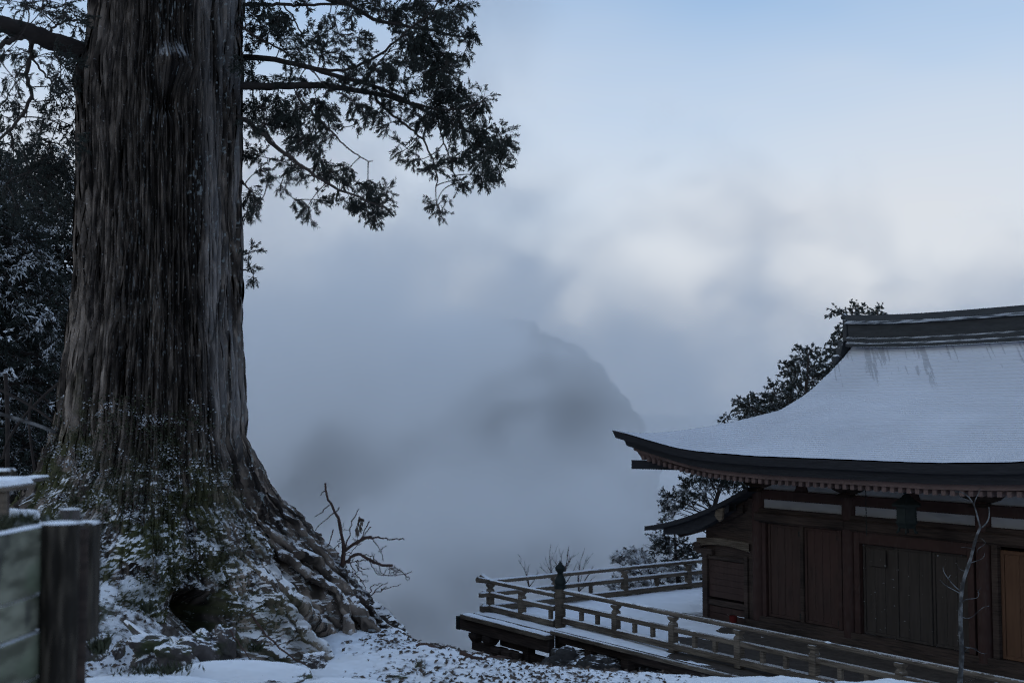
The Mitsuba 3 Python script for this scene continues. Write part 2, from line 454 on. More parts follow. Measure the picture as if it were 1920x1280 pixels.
# ------------------------------------------------------------------ terrain
def ground_z(x, y):
    x, y = np.asarray(x, float), np.asarray(y, float)
    edge = np.interp(x, [-8, -3, -1.2, -.7, -.3, .1, .8, 1.6, 3, 8], [14, 13, 10.2, 8.75, 8.4, 8.25, 8.12, 7.95, 7.4, 6.0])
    e = y - edge
    terr = -.12 + .03 * np.sin(x * 2.1 + y) + .16 * ss(-1.6, -3.4, x) * ss(9.5, 7.5, y)       # the terrace heaps up left of the roots
    terr = terr - .03 * ss(-.5, .1, x)
    drop = np.clip(e, 0, None)
    z = terr - .04 * drop - (3.3 - .1 * x) * ss(0, 5.5, drop)
    shelf = -3.42 - .02 * (y - 18)                                                              # the shelf that the hall stands on
    # the valley opens left of and beyond the hall
    u = (x - 4.86) * .578 + (y - 23.25) * -.816
    v = (x - 4.86) * .816 + (y - 23.25) * .578
    fall = np.maximum(ss(-1.9, -9, u) * ss(7, 17, drop + 7) , ss(13, 40, v))
    z = np.where(drop > 0, np.maximum(z, shelf) , z)
    z = z - 62 * np.maximum(fall, ss(14, 70, drop) * ss(-4, -10, u)) ** 1.15 * ss(0, 3, drop)
    # forested slope rising on the left
    r = x / np.maximum(y, 3.0)
    hill = ss(-.27, -.37, r) * ss(8.5, 13, y)
    z = z * (1 - hill) + hill * (-.05 + .06 * np.clip(y - 12, 0, 60) + 1.4 * ss(-.4, -.8, r))
    far = ss(60, 90, np.hypot(x, y))
    z = z * (1 - far) + far * -66
    return z


def axis_samples(lo, a, b, hi, nf, nc):
    left = a - (a - lo) * np.linspace(0, 1, nc)[1:][::-1] ** 2.2
    right = b + (hi - b) * np.linspace(0, 1, nc)[1:] ** 2.2
    return np.r_[left, np.linspace(a, b, nf), right]


gx, gy = np.meshgrid(axis_samples(-900, -3.6, 2.6, 900, 330, 70), axis_samples(-400, 6.2, 10.2, 1500, 260, 80), indexing='ij')
gz = ground_z(gx, gy)
near = ss(16, 11, np.hypot(gx, gy))
gz = gz + near * ((fbm(n3(gx * 1.6, gy * 1.6), 4, 2) - .5) * .12 + (fbm(n3(gx * 9, gy * 9), 3, 4) - .5) * .035)
gz = gz + (1 - near) * (fbm(n3(gx * .4, gy * .4), 4, 6) - .5) * np.clip(np.hypot(gx, gy) * .02, 0, 1.2)
# snow heap in front of the hollow and round the roots


def heap(x, y):
    return (.17 * np.exp(-((x + 2.62) / .42) ** 2 - ((y - 8.35) / .5) ** 2) + .10 * np.exp(-((x + 3.05) / .3) ** 2 - ((y - 8.6) / .5) ** 2)
            + .46 * ss(-2.2, -3.1, x) * ss(7.25, 8.6, y) * ss(10.5, 9.2, y))


gz += near * heap(gx, gy)
struct('ground', grid_mesh(n3(gx, gy, gz)), 'ground', 'snow dusted ground of the terrace and the slope below it')


def gz_at(x, y):
    return float(ground_z(x, y))


# hidden mountain across the valley
MPX, MPZ = [-150, -60, -38, -22, -9.3, -.8, 7.6, 13.5, 17, 18.8, 20, 25, 42], [-12, -9, -2, 5.5, 11.0, 13.0, 9.8, 5.2, 2.2, -.5, -8, -28, -68]
mx, my = np.meshgrid(np.linspace(-150, 40, 200), np.linspace(112, 300, 170), indexing='ij')
mprof = np.interp(mx, MPX, MPZ)
mz = -68 + (mprof + 68) * np.clip(1 - (np.abs(my - 185) / 75) ** 2.2, 0, 1) + (fbm(n3(mx / 9, my / 9), 4, 1) - .5) * 7 
struct('mountain', grid_mesh(n3(mx, my, mz)), 'forest_floor', 'steep wooded mountain dimly seen through the mist')
rng = np.random.default_rng(5)
q = rng.random((520, 2)) * [46, 60] + [-26, 136]        # round crowns along the crest of the right shoulder
qz = np.interp(q[:, 0], MPX, MPZ)
qz = -68 + (qz + 68) * np.clip(1 - (np.abs(q[:, 1] - 185) / 75) ** 2.2, 0, 1) + (fbm(n3(q[:, 0] / 9, q[:, 1] / 9), 4, 1) - .5) * 7
ico = trimesh.creation.icosphere(subdivisions=2)
fa = []
for (x, y), z in zip(q, qz):
    r = .9 + 1.1 * rng.random()
    v = np.array(ico.vertices); v = v * (1 + .5 * (fbm(v * 1.6 + x, 2, 3) - .5))[:, None]
    fa.append((v * [r, r, r * 1.25] + [x, y, z + .3 * r], np.array(ico.faces)))
solid('far_woods', cat(fa), 'forest_floor', 'dark wooded shoulder of the mountain fading into the mist', 'woods', kind='stuff', smooth=True)

# ------------------------------------------------------------------ mist in the valley
lo, hi = np.array([-75., 42, -50]), np.array([80., 240, 42])
NV = (190, 96, 124)
X, Y, Z = np.meshgrid(*[np.linspace(l + (h - l) / (2 * m), h - (h - l) / (2 * m), m) for l, h, m in zip(lo, hi, NV)], indexing='ij')
pv = n3(X, Y, Z)
warp = n3(fbm(pv / 26, 3, 5) - .5, .0, fbm(pv / 22, 3, 6) - .5) * [30, 0, 26]
nz = fbm((pv + warp) / np.array([12, 24, 9.5]), 5, 9)                # billows
nz2 = fbm((pv + warp * 1.3) / np.array([5, 14, 7]), 3, 21)           # ragged wisps
nz3 = fbm((pv + warp * 1.6) / np.array([2.6, 6, 3.2]), 2, 33)
# height of the bank's upper limit by direction (it billows up on the left and is lower on the right), as a height at 110 m that grows with distance
top = np.interp(X / Y, [-.55, -.25, -.15, -.03, .02, .06, .10, .15, .21, .24, .30, .40, .6], [14, 15.5, 17.5, 18, 16, 12.5, 10.5, 9.5, 12.5, 8.5, 5.5, 7, 8])
hgt = top * (Y / 110) ** .8 - Z
base = ss(-4.5, 7.5, hgt + (nz - .5) * 44 + (nz2 - .5) * 22 + (nz3 - .5) * 8)
low = ss(2, -24, Z)
sheet = ss(44, 60, Y) * ss(118, 96, Y)                               # what drifts in front of the mountain, and what hangs behind it
behind = ss(150, 200, Y)
dens = base * (sheet * (.06 + np.clip((nz - .49) * 14 + (nz2 - .5) * 9 + (nz3 - .5) * 4, 0, 3.6) + .45 * low) + behind * (.5 + np.clip((nz - .4) * 3, 0, 2)) + .10)
for cx, cy, cz, rx, ry, rz, k in ((5.8, 88, 2.2, 4.2, 60, 3.4, .88), (-13, 88, -1.8, 5, 60, 3.2, .75), (-3, 88, -.5, 6, 60, 4, .45), (2, 85, -3.4, 8, 40, 2.0, -1.6), (-6, 85, -6.5, 6, 40, 2.5, -.8), (-20, 85, 1.8, 6, 40, 2.6, -1.6), (-12, 85, 4.6, 6, 40, 2.8, -1.8),
                                  (-5, 85, 7.0, 5, 40, 2.8, -1.3), (.5, 85, 7.6, 3.5, 40, 2.2, -1.1), (-17, 85, 10, 10, 60, 6, .35),
                                  (31, 105, 20, 8, 35, 9, .92), (58, 195, 36, 15, 45, 16, .92), (22.5, 105, 15, 2.4, 30, 5.5, -.9)):   # thinner and thicker billows
    dens *= 1 - k * np.exp(-((X - cx) / rx) ** 2 - ((Y - cy) / ry) ** 2 - ((Z - cz) / rz) ** 2)
dens *= np.minimum.reduce([ss(0, 12, Y - lo[1]), ss(0, 25, hi[1] - Y), ss(0, 15, X - lo[0]), ss(0, 15, hi[0] - X), ss(0, 6, hi[2] - Z)])
vol = mi.VolumeGrid(np.ascontiguousarray(dens.transpose(2, 1, 0)[..., None].astype(np.float32)))
scene['mist_medium'] = {'type': 'heterogeneous', 'albedo': {'type': 'constvolume', 'value': {'type': 'rgb', 'value': [.980, .981, .985]}}, 'scale': .031, 'phase': {'type': 'hg', 'g': .35},
                        'sigma_t': {'type': 'gridvolume', 'grid': vol, 'to_world': T().translate(lo.tolist()).scale((hi - lo).tolist())}}
for i, (ya, yb) in enumerate(((lo[1], 72.0), (72.02, 104.0), (104.02, hi[1]))):      # the bank in three slices, one behind the other
    a_, b_ = np.array([lo[0], ya, lo[2]]), np.array([hi[0], yb, hi[2]])
    scene[f'mist__{i + 1:03d}'] = {'type': 'cube', 'to_world': T().translate(((a_ + b_) / 2).tolist()).scale(((b_ - a_) / 2).tolist()), 'bsdf': {'type': 'null'}, 'interior': {'type': 'ref', 'id': 'mist_medium'}}
labels['mist'] = {'label': 'pale blue mist billowing up out of the valley', 'category': 'mist', 'kind': 'stuff'}

# ------------------------------------------------------------------ the hall: local frame u along the front (to the near right), v into the hall, w up from the floor
UU, VV, P0 = np.array([.578, -.816, 0]), np.array([.816, .578, 0]), np.array([4.86, 23.25, CZ - 4.1])


def H(m):
    v, f = (m.vertices, m.faces) if hasattr(m, 'vertices') else m
    v = np.asarray(v, float)
    return P0 + v[:, :1] * UU + v[:, 1:2] * VV + v[:, 2:] * [0, 0, 1], f


UC, DEP = 3.54, 5.2                                    # the middle of the front; depth of the hall
hall = thing('temple_hall', 'old wooden temple hall with red pillars and a curved snowy hip roof', 'temple')
# --- roof
PV = np.array([-2.04, -1.5, -1, -.5, 0, .6, 1.12, 1.78, 2.27, 2.6]); PW = np.array([3.375, 3.52, 3.68, 3.855, 4.05, 4.29, 4.52, 4.93, 5.28, 5.55])
from scipy.interpolate import PchipInterpolator
prof = PchipInterpolator(PV, PW)
lift_t = PchipInterpolator([0, .49, 1.23, 1.93, 2.585, 3.2, 4.0, 20], [.425, .335, .20, .095, .042, .018, 0, 0])


def lift(u, half=UC + 2.04):
    return lift_t(np.clip(half - np.abs(u), 0, 20))


def slope(umid, halfeave, flip):                       # one roof side in its own frame: a along the eave from its middle, b from the eave inwards (b = v of the front)
    rows = []
    nb = 47
    bs = np.linspace(-2.04, 2.6 if flip == 0 else .3, nb if flip == 0 else 25)
    na = 130
    out = []
    for i in range(len(bs) - 1):
        for e, b in ((0, bs[i]), (1, bs[i + 1])):      # each shingle course: a gently sloping tread ...
            half = halfeave - 2.04 - (b if b < .3 else .3) if flip == 0 else halfeave - 2.04 - b
            a = np.linspace(-1, 1, na) * half
            w = prof(b) + lift(a, halfeave) / (1 + (b + 2.04)) + (.007 if e == 0 else -.005)
            w = w + (fbm(n3(a * 1.5, b * 1.5), 3, 31) - .5) * .012
            out.append(n3(a, np.full(na, b), w))
    return np.array(out)


def to_side(Pa, side):
    a, b, w = Pa[..., 0], Pa[..., 1], Pa[..., 2]
    if side == 'front': return n3(UC + a, b, w)
    if side == 'back': return n3(UC - a, DEP - b, w)
    if side == 'left': return n3(b, DEP / 2 - a, w)
    return n3(2 * UC - b, DEP / 2 + a, w)


HE, HS = UC + 2.04, DEP / 2 + 2.04
for side, he, fl in (('front', HE, 0), ('back', HE, 0), ('left', HS, 1), ('right', HS, 1)):
    Pa = to_side(slope(0, he, fl), side)
    v, f = grid_mesh(Pa)
    uv = v[:, :2] if side in ('front',) else n3(v[:, 0] + 40, v[:, 1] * 0 - 1)[:, :2]
    part(hall, 'roof_slope', H((v, f)), 'roof_snow', smooth=False, uv=uv, label='snow covered %s slope of the roof' % side)


def ring(inset, wt, wb, depth, name, m, taper=0.0, lab=None):  # a course that follows the eaves all the way round
    hu, hv = HE - inset, HS - inset
    pu = np.r_[-np.cos(np.linspace(0, math.pi, 60)) * hu]; pvv = -np.cos(np.linspace(0, math.pi, 40)) * hv
    segs = []
    for side, a, he in (('front', pu, HE), ('right', pvv, HS), ('back', pu, HE), ('left', pvv, HS)):
        h = hu if side in ('front', 'back') else hv
        cs = []
        for (dd, w) in ((0, wt), (taper, wb), (depth, wb), (depth, wt)):
            aa = a / h * (h - dd)
            wl = 3.375 + lift(a / h * he, he) + w - (.55 * lift(a / h * he, he) + .01) * (dd == depth and w == wt)
            cs.append(to_side(n3(aa, np.full(len(a), -2.04 + inset + dd), wl), side))
        segs.append(np.stack(cs, 1))
    for k, Pq in enumerate(segs):
        Pq = np.concatenate([Pq, Pq[:, :1]], 1)
        part(hall, name, H(grid_mesh(Pq[:, ::-1])), m, smooth=30, label=lab)


ring(.0, -.012, -.165, .5, 'eave_course', 'shingle', .05)
ring(.16, -.168, -.325, .5, 'eave_course', 'shingle', .05)
ring(.30, -.328, -.415, .12, 'eave_board', 'rafter_wood', .01, None)
# soffit boards above the rafters
for side, he in (('front', HE), ('left', HS)):
    a = np.linspace(-1, 1, 60)
    Pq = np.stack([to_side(n3(a * (he - 2.04 - b), np.full(60, b), 3.375 - .34 + .17 * (b + 1.7) + lift(a * he, he) * ss(.3, -1.8, b)), side) for b in np.linspace(-1.72, .12, 8)], 0)
    part(hall, 'soffit', H(grid_mesh(Pq)), 'rafter_wood', smooth=True)
# rafters, one piece each: the flying rafters whose ends show under the board, and the main rafters below them
for u in np.arange(-1.66, 8.7, .155):
    wl = float(lift(np.array(u - UC), HE))
    b1 = max(.05, min(u, 0)) if u > 0 else u
    e = min(0.05, u) if u < 0 else .05
    if e - -1.70 > .08:
        w0 = 3.375 - .42 + wl
        p = [[u + s * .038, vv, w0 + dz + .17 * (vv + 1.7) - wl * ss(.0, 1.9, vv + 1.72)] for s in (-1, 1) for vv in (-1.69, e) for dz in (0, -.085)]
        part(hall, 'rafter', H(hull(p)), 'rafter_wood')
    if e - -1.2 > .1:
        w0 = 3.375 - .415 + wl * .6
        p = [[u + s * .042, vv, w0 + dz + .17 * (vv + 1.2) - wl * .6 * ss(.0, 1.4, vv + 1.2)] for s in (-1, 1) for vv in (-1.18, e) for dz in (0, -.075)]
        part(hall, 'rafter', H(hull(p)), 'rafter_wood')
for b in np.arange(-1.6, 6.8, .31):
    wl = float(lift(np.array(b - DEP / 2), HS)); e = min(.05, b)
    if e + 1.7 > .1:
        w0 = 3.375 - .42 + wl
        p = [[vv, b + s * .038, w0 + dz + .17 * (vv + 1.7) - wl * ss(.0, 1.9, vv + 1.72)] for s in (-1, 1) for vv in (-1.69, e) for dz in (0, -.085)]
        part(hall, 'rafter', H(hull(p)), 'rafter_wood')
# hip rafter with its blunt end under the corner
hp = []
for q_, wt in ((.28, 3.19), (2.1, 3.12)):
    for s in (-.075, .075):
        for dz in (0, -.15 - .02 * (q_ < 1)):
            hp.append([-2.04 + q_ + s, -2.04 + q_ - s, wt + dz])
part(hall, 'hip_rafter', H(hull(hp)), 'shingle')
# gable wall under the ridge end, ridge with its courses and end ornament
gv = np.linspace(.3, DEP - .3, 40); gw = prof(np.minimum(gv, DEP - gv))
for us, s in ((.42, 1), (2 * UC - .42, -1)):
    Pq = np.stack([n3(np.full(40, us), gv, np.full(40, 4.15)), n3(np.full(40, us), gv, gw - .05)], 0)
    part(hall, 'gable', H(grid_mesh(Pq)), 'beam_wood')
    Pq = np.stack([n3(np.full(40, us - s * dd), gv, gw + ww) for dd, ww in ((.13, -.015), (.13, -.20), (.03, -.20), (.03, -.02))], 0)
    part(hall, 'barge_board', H(grid_mesh(Pq)), 'shingle', smooth=30)


def ridge_bar(half_v, w0, w1, u0, u1, name, m, lean=0.0):
    us = np.linspace(u0, u1, 40); rise = .09 * np.abs((us - UC) / (UC - .3)) ** 3
    cs = [n3(us, np.full(40, DEP / 2 + sv * (half_v + (lean if top_ else 0))), (w1 if top_ else w0) + rise) for sv, top_ in ((-1, 0), (-1, 1), (1, 1), (1, 0), (-1, 0))]
    Pq = np.stack(cs, 0)
    ms = [grid_mesh(Pq)]
    for k, fl in ((0, 1), (39, -1)):
        c = Pq[:4, k]; ms.append((c, np.array([[0, 1, 2, 3]]) if fl > 0 else np.array([[3, 2, 1, 0]])))
    part(hall, name, H(cat(ms)), m)


ridge_bar(.37, 5.42, 5.475, 0.38, 2 * UC - 0.38, 'ridge_course', 'ridge_metal')
ridge_bar(.36, 5.478, 5.515, 0.37, 2 * UC - 0.37, 'ridge_moulding', 'ridge_snow', -.05)
ridge_bar(.30, 5.518, 5.585, 0.34, 2 * UC - 0.34, 'ridge_course', 'ridge_metal')
ridge_bar(.29, 5.588, 5.62, 0.32, 2 * UC - 0.32, 'ridge_moulding', 'ridge_snow', -.06)
ridge_bar(.20, 5.623, 5.89, 0.32, 2 * UC - 0.32, 'ridge_box', 'ridge_metal', .02)
ridge_bar(.285, 5.893, 5.96, 0.28, 2 * UC - 0.28, 'ridge_moulding', 'ridge_snow', -.10)
ridge_bar(.19, 5.963, 6.085, 0.22, 2 * UC - 0.22, 'ridge_cap', 'ridge_metal', -.05)
rr = np.linspace(0, 1, 9)
cap = cat([tube(n3(.36 - .32 * rr, DEP / 2, 6.06 + .11 * rr ** 2), .06 + .015 * rr, 10), box(.18, .3, DEP / 2 - .22, DEP / 2 + .22, 5.62, 6.08, .02),
           hull([[.14, DEP / 2 + a, b] for a, b in ((-.3, 5.62), (.3, 5.62), (-.4, 5.35), (.4, 5.35), (-.34, 5.1), (.34, 5.1))] + [[.27, DEP / 2 + a, b] for a, b in ((-.3, 5.62), (.3, 5.62), (-.4, 5.35), (.4, 5.35))]),
           box(.08, .25, DEP / 2 - .48, DEP / 2 - .30, 5.12, 5.34, .04), box(.08, .25, DEP / 2 + .30, DEP / 2 + .48, 5.12, 5.34, .04)])
part(hall, 'ridge_end', H(cap), 'ridge_metal', smooth=40, label='dark ornamental end of the roof ridge')

# --- walls
PIL = [0, 2.19, 4.89, 2 * UC]
for u in PIL:
    part(hall, 'pillar', H(lathe([(0, -.02), (.135, -.02), (.135, 2.62), (.12, 2.68), (0, 2.68)], 22, (u, 0, 0))), 'red_wood', smooth=40)
    for hb in (.62,):                                  # boat-shaped bracket arm on the pillar
        sec = [(-hb, 2.84), (-hb, 2.78), (-hb * .8, 2.72), (-.2, 2.66), (.2, 2.66), (hb * .8, 2.72), (hb, 2.78), (hb, 2.84)]
        part(hall, 'bracket_arm', H(hull([[u + a * .62, sv, b] for a, b in sec for sv in (-.07, .07)])), 'beam_wood')
    part(hall, 'bearing_block', H(hull([[u + a, sv * (c / .13), b] for a, b, c in ((-.13, 2.66, .13), (.13, 2.66, .13), (-.17, 2.60, .17), (.17, 2.60, .17)) for sv in (-.14, .14)])), 'beam_wood')
part(hall, 'eave_beam', H(box(-.5, 2 * UC + .5, -.075, .075, 2.845, 2.99)), 'beam_wood')
for a, b in zip(PIL[:-1], PIL[1:]):
    part(hall, 'tie_beam', H(box(a + .12, b - .12, -.06, .06, 2.455, 2.64)), 'red_wood')
    part(hall, 'plaster_panel', H(box(a + .1, b - .1, .0, .05, 2.20, 2.455)), 'plaster')
    part(hall, 'plaster_panel', H(box(a + .1, b - .1, .0, .05, 2.64, 2.845)), 'plaster')
    m_ = (a + b) / 2
    part(hall, 'strut', H(hull([[m_ + s * x, sv, z] for s in (-1, 1) for x, z in ((.16, 2.642), (.11, 2.70), (.075, 2.843)) for sv in (-.03, -.002)])), 'red_wood')
    part(hall, 'lintel', H(box(a + .05, b - .05, -.10, .06, 2.0, 2.285)), 'beam_wood')
    part(hall, 'lintel_moulding', H(box(a - .0, b + .0, -.165, -.103, 2.03, 2.20, .02)), 'beam_wood')
    part(hall, 'sill', H(box(a + .05, b - .05, -.11, .06, .02, .20)), 'beam_wood')
    part(hall, 'floor_sill', H(box(a - .2, b + .2, -.20, -.113, -.10, .10)), 'beam_wood')
# first bay: two brown leaves
u0, u1 = .14, 2.05
part(hall, 'door_post', H(box(.13, .23, -.08, .05, .2, 2.0)), 'red_wood')
part(hall, 'door_post', H(box(1.97, 2.06, -.08, .05, .2, 2.0)), 'red_wood')


def leaf_door(a, b, z0, z1, m, vv=0.0, mould=.05, planks=4):
    d = part(hall, 'door', H(box(a, b, vv + .02, vv + .05, z0, z1, .004)), m)
    for k in range(planks):
        x0 = a + mould + (b - a - 2 * mould) * k / planks; x1 = a + mould + (b - a - 2 * mould) * (k + 1) / planks
        part(d, 'plank', H(box(x0 + .002, x1 - .002, vv + .004 - .002 * (k % 2), vv + .021, z0 + mould, z1 - mould, .004)), m)
    part(d, 'stile', H(box(a, a + mould, vv - .02, vv + .021, z0, z1, .006)), m)
    part(d, 'stile', H(box(b - mould, b, vv - .02, vv + .021, z0, z1, .006)), m)
    part(d, 'rail', H(box(a + mould, b - mould, vv - .018, vv + .021, z0, z0 + mould, .006)), m)
    part(d, 'rail', H(box(a + mould, b - mould, vv - .018, vv + .021, z1 - mould, z1, .006)), m)
    return d


for a, b in ((.24, 1.06), (1.15, 1.96)):
    d = leaf_door(a, b, .21, 1.99, 'door_wood')
    part(d, 'hinge', H(box(b - .03, b + .02, -.05, -.021, .26, .36, .006)), 'bronze')
    part(d, 'hinge', H(box(b - .03, b + .02, -.05, -.021, 1.8, 1.9, .006)), 'bronze')
part(hall, 'door_post', H(box(1.065, 1.145, -.06, .04, .2, 2.0)), 'beam_wood')
# middle bay: red frame and grey boarded doors
part(hall, 'door_post', H(box(2.34, 2.46, -.09, .05, .2, 2.0)), 'red_wood')
part(hall, 'door_post', H(box(4.62, 4.74, -.09, .05, .2, 2.0)), 'red_wood')
part(hall, 'door_head', H(box(2.46, 4.62, -.085, .05, 1.80, 2.0)), 'red_wood')
for a, b in ((2.47, 3.18), (3.185, 3.90), (3.905, 4.61)):
    leaf_door(a, b, .21, 1.795, 'grey_wood', .02 if a != 3.185 else -.01, .045, 3)
part(hall, 'notice_board', H(box(2.62, 2.98, -.03, -.008, 1.42, 1.72, .005)), 'grey_wood', label='small dark slatted board on the grey doors')
# last bay: orange-brown boarded door
part(hall, 'door_post', H(box(5.05, 5.16, -.08, .05, .2, 2.0)), 'beam_wood')
leaf_door(5.163, 6.055, .21, 1.93, 'orange_wood', .02, .06, 3)
leaf_door(6.06, 6.92, .21, 1.93, 'orange_wood', .02, .06, 3)
# side and back walls
for k, (x, y0, y1) in enumerate(((0, .1, DEP - .1), (2 * UC, .1, DEP - .1))):
    part(hall, 'side_wall', H(box(x - .03, x + .03, y0, y1, 0, 2.9)), 'door_wood')
part(hall, 'back_wall', H(box(.1, 2 * UC - .1, DEP - .03, DEP + .03, 0, 2.9)), 'door_wood')
part(hall, 'ceiling', H(box(-.1, 2 * UC + .1, .08, DEP - .08, 2.995, 3.03)), 'beam_wood')

# --- wing at the left end: boarded screen and its own small roof
wing = thing('side_wing', 'low boarded wing with small curved dark roof left of the hall', 'wing')
part(wing, 'post', H(box(-1.49, -1.35, -.11, .03, -.08, 1.36)), 'beam_wood')
part(wing, 'post', H(box(-.34, -.24, -.10, .02, -.08, 1.30)), 'beam_wood')
part(wing, 'post', H(box(-.237, -.12, -.06, .02, -.08, 2.45)), 'beam_wood')
part(wing, 'gable_panel', H(hull([[u, v, w] for v in (-.02, .02) for u, w in ((-1.45, 1.22), (-.24, 1.22), (-.24, 2.42), (-1.45, 1.98))])), 'beam_wood')
k = 0
for z0 in np.arange(.40, 1.14, .125):
    part(wing, 'plank', H(box(-1.345, -.345, -.05 - .003 * (k % 2), -.03, z0, z0 + .122, .004)), 'door_wood'); k += 1
for z0 in (-.05, .09):
    part(wing, 'plank', H(box(-1.345, -.345, -.05, -.03, z0, z0 + .13, .004)), 'door_wood')
part(wing, 'rail', H(box(-1.345, -.345, -.085, -.01, .235, .345)), 'beam_wood')
part(wing, 'rail', H(box(-1.345, -.345, -.09, -.01, 1.16, 1.235)), 'beam_wood')
xa = np.linspace(-1.62, -.16, 14); arch = .07 * np.sin((xa + 1.62) / 1.46 * math.pi)
Pq = np.stack([n3(xa, np.full(14, vv), w + arch * k_) for vv, w, k_ in ((-.13, 1.40, 1), (-.13, 1.56, .6), (.0, 1.56, .6), (.0, 1.40, 1), (-.13, 1.40, 1))], 0)
part(wing, 'curved_beam', H(grid_mesh(Pq)), 'old_wood', smooth=30)
part(wing, 'bracket_arm', H(hull([[a, sv, b] for a, b in ((-1.75, 1.36), (-1.75, 1.31), (-1.6, 1.25), (-1.2, 1.25), (-1.2, 1.36)) for sv in (-.12, .02)])), 'beam_wood')
part(wing, 'bearing_block', H(box(-1.70, -1.50, -.16, .05, 1.365, 1.47, .02)), 'beam_wood')
rs = np.linspace(0, 1, 24)
ru = .1 - 3.0 * rs


def wing_w(u):
    s = (.1 - np.asarray(u)) / 3.0
    return 2.70 - 1.32 * s + .33 * s ** 2 - .05 * np.sin(s * math.pi)


V0, V1 = -.42, 5.7
Pq = np.stack([n3(ru, np.full(24, vv), wing_w(ru) + dz) for vv, dz in ((V0, -.09), (V0, .0), (V1, .0), (V1, -.09), (V0, -.09))], 0)
part(wing, 'roof', H(grid_mesh(Pq)), 'shingle', smooth=30)
ru2 = np.linspace(-.5, -2.42, 20)
Pq = np.stack([n3(ru2, np.full(20, vv), wing_w(ru2) + dz) for vv, dz in ((V0 + .10, -.23), (V0 + .10, -.092), (V0 + .3, -.092), (V0 + .3, -.23), (V0 + .10, -.23))], 0)
Pq[..., 2] -= np.where(np.isclose(Pq[..., 2], wing_w(Pq[..., 0]) - .23), .09 * np.sin((ru2 + .5) / -1.92 * math.pi) , 0)
part(wing, 'barge_board', H(grid_mesh(Pq)), 'shingle', smooth=30)
ru3 = np.linspace(-.35, -2.2, 16)
Pq = np.stack([n3(ru3, np.full(16, vv), wing_w(ru3) + dz) for vv, dz in ((V0 + .34, -.33), (V0 + .34, -.17), (V0 + .44, -.17), (V0 + .44, -.33), (V0 + .34, -.33))], 0)
part(wing, 'barge_board', H(grid_mesh(Pq)), 'beam_wood', smooth=30)
for vv in np.arange(V0 + .5, 5.4, .24):
    p = [[u, vv + s, float(wing_w(u)) + dz] for u in (-.05, -1.2, -2.6) for s in (-.03, .03) for dz in (-.10, -.17)]
    part(wing, 'rafter', H(hull(p)), 'rafter_wood')
part(wing, 'pendant', H(hull([[-.72 + a, V0 + s, float(wing_w(-.72)) + b] for a, b in ((-.1, -.12), (.1, -.08), (-.13, -.26), (.08, -.3), (0, -.36)) for s in (.05, .10)])), 'old_wood')
k = 0
for vv in np.arange(.6, 5.2, .5):
    part(wing, 'plank', H(box(-1.45, -1.41, vv - .5, vv - .004, -.05, 1.35, .004)), 'door_wood'); k += 1

# --- veranda
ver = thing('veranda', 'snow covered wooden veranda on posts in front of the hall', 'veranda')
k = 0
for v0 in np.arange(-3.62, -.25, .17):
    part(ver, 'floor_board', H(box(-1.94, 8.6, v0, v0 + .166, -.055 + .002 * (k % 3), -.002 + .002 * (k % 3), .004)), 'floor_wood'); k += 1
for v0 in np.arange(-3.55, 6.2, .17):
    x1 = -1.95 if v0 < -.3 else -1.52
    part(ver, 'floor_board', H(box(-4.82, x1, v0, v0 + .166, -.135 + .002 * (k % 3), -.085 + .002 * (k % 3), .004)), 'old_wood'); k += 1
part(ver, 'ledge', H(box(-4.95, -1.96, -3.80, -3.555, -.19, -.098, .01)), 'old_wood')
part(ver, 'ledge', H(box(-1.94, 8.7, -3.70, -3.625, -.080, -.004, .01)), 'old_wood')
part(ver, 'edge_beam', H(box(-5.08, -1.96, -3.72, -3.56, -.44, -.193)), 'beam_wood')
part(ver, 'edge_beam', H(box(-1.94, 8.6, -3.50, -3.40, -.26, -.06)), 'beam_wood')
part(ver, 'edge_beam', H(box(-4.86, -4.70, -3.55, 6.2, -.42, -.14)), 'beam_wood')
part(ver, 'end_cap', H(box(-5.21, -5.083, -3.735, -3.545, -.455, -.18)), 'bronze')
gzz = lambda u, v: gz_at(*(P0 + u * UU + v * VV)[:2]) - P0[2] - .3
for u in (-3.0, -2.12, -1.03, 0.0, 1.1, 2.2, 3.3, 4.4, 5.5, 6.6, 7.7):
    for v in (-3.42, -1.6):
        bot = max(gzz(u, v), -9)
        part(ver, 'post', H(box(u - .095, u + .095, v - .095, v + .095, bot, -.24 if u > -1.95 else -.45)), 'beam_wood')
for v in (.6, 2.6, 4.6):
    part(ver, 'post', H(box(-3.4, -3.22, v - .09, v + .09, -12, -.4)), 'beam_wood')
for u in (-1.03, 0.0, 1.1, 2.2, 3.3):
    part(ver, 'cross_beam', H(box(u - .06, u + .06, -3.38, -.1, -.42, -.24)), 'beam_wood')
part(ver, 'tie_beam', H(box(-3.0, -.1, -3.46, -3.38, -.78, -.62)), 'beam_wood')
part(ver, 'tie_beam', H(box(-3.1, 8.0, -1.64, -1.56, -.82, -.66)), 'beam_wood')
# stepped brackets that carry the overhanging corner
for du, w0 in ((-4.55, -.62), (-4.05, -.62), (-3.72, -.80), (-3.35, -.80)):
    part(ver, 'bracket_block', H(hull([[du + a, -3.63 + b, w] for a, b, w in [(s * x, t * x, ww) for s in (-1, 1) for t in (-1, 1) for x, ww in ((.13, w0 + .17), (.13, w0 + .09), (.085, w0))]])), 'beam_wood')
part(ver, 'bracket_arm', H(box(-4.66, -3.0, -3.69, -3.57, -.80, -.625)), 'beam_wood')
part(ver, 'bracket_arm', H(box(-4.0, -3.0, -3.68, -3.58, -.98, -.805)), 'beam_wood')
part(ver, 'bracket_arm', H(box(-3.9, -3.0, -3.50, -3.40, -.62, -.45)), 'beam_wood')
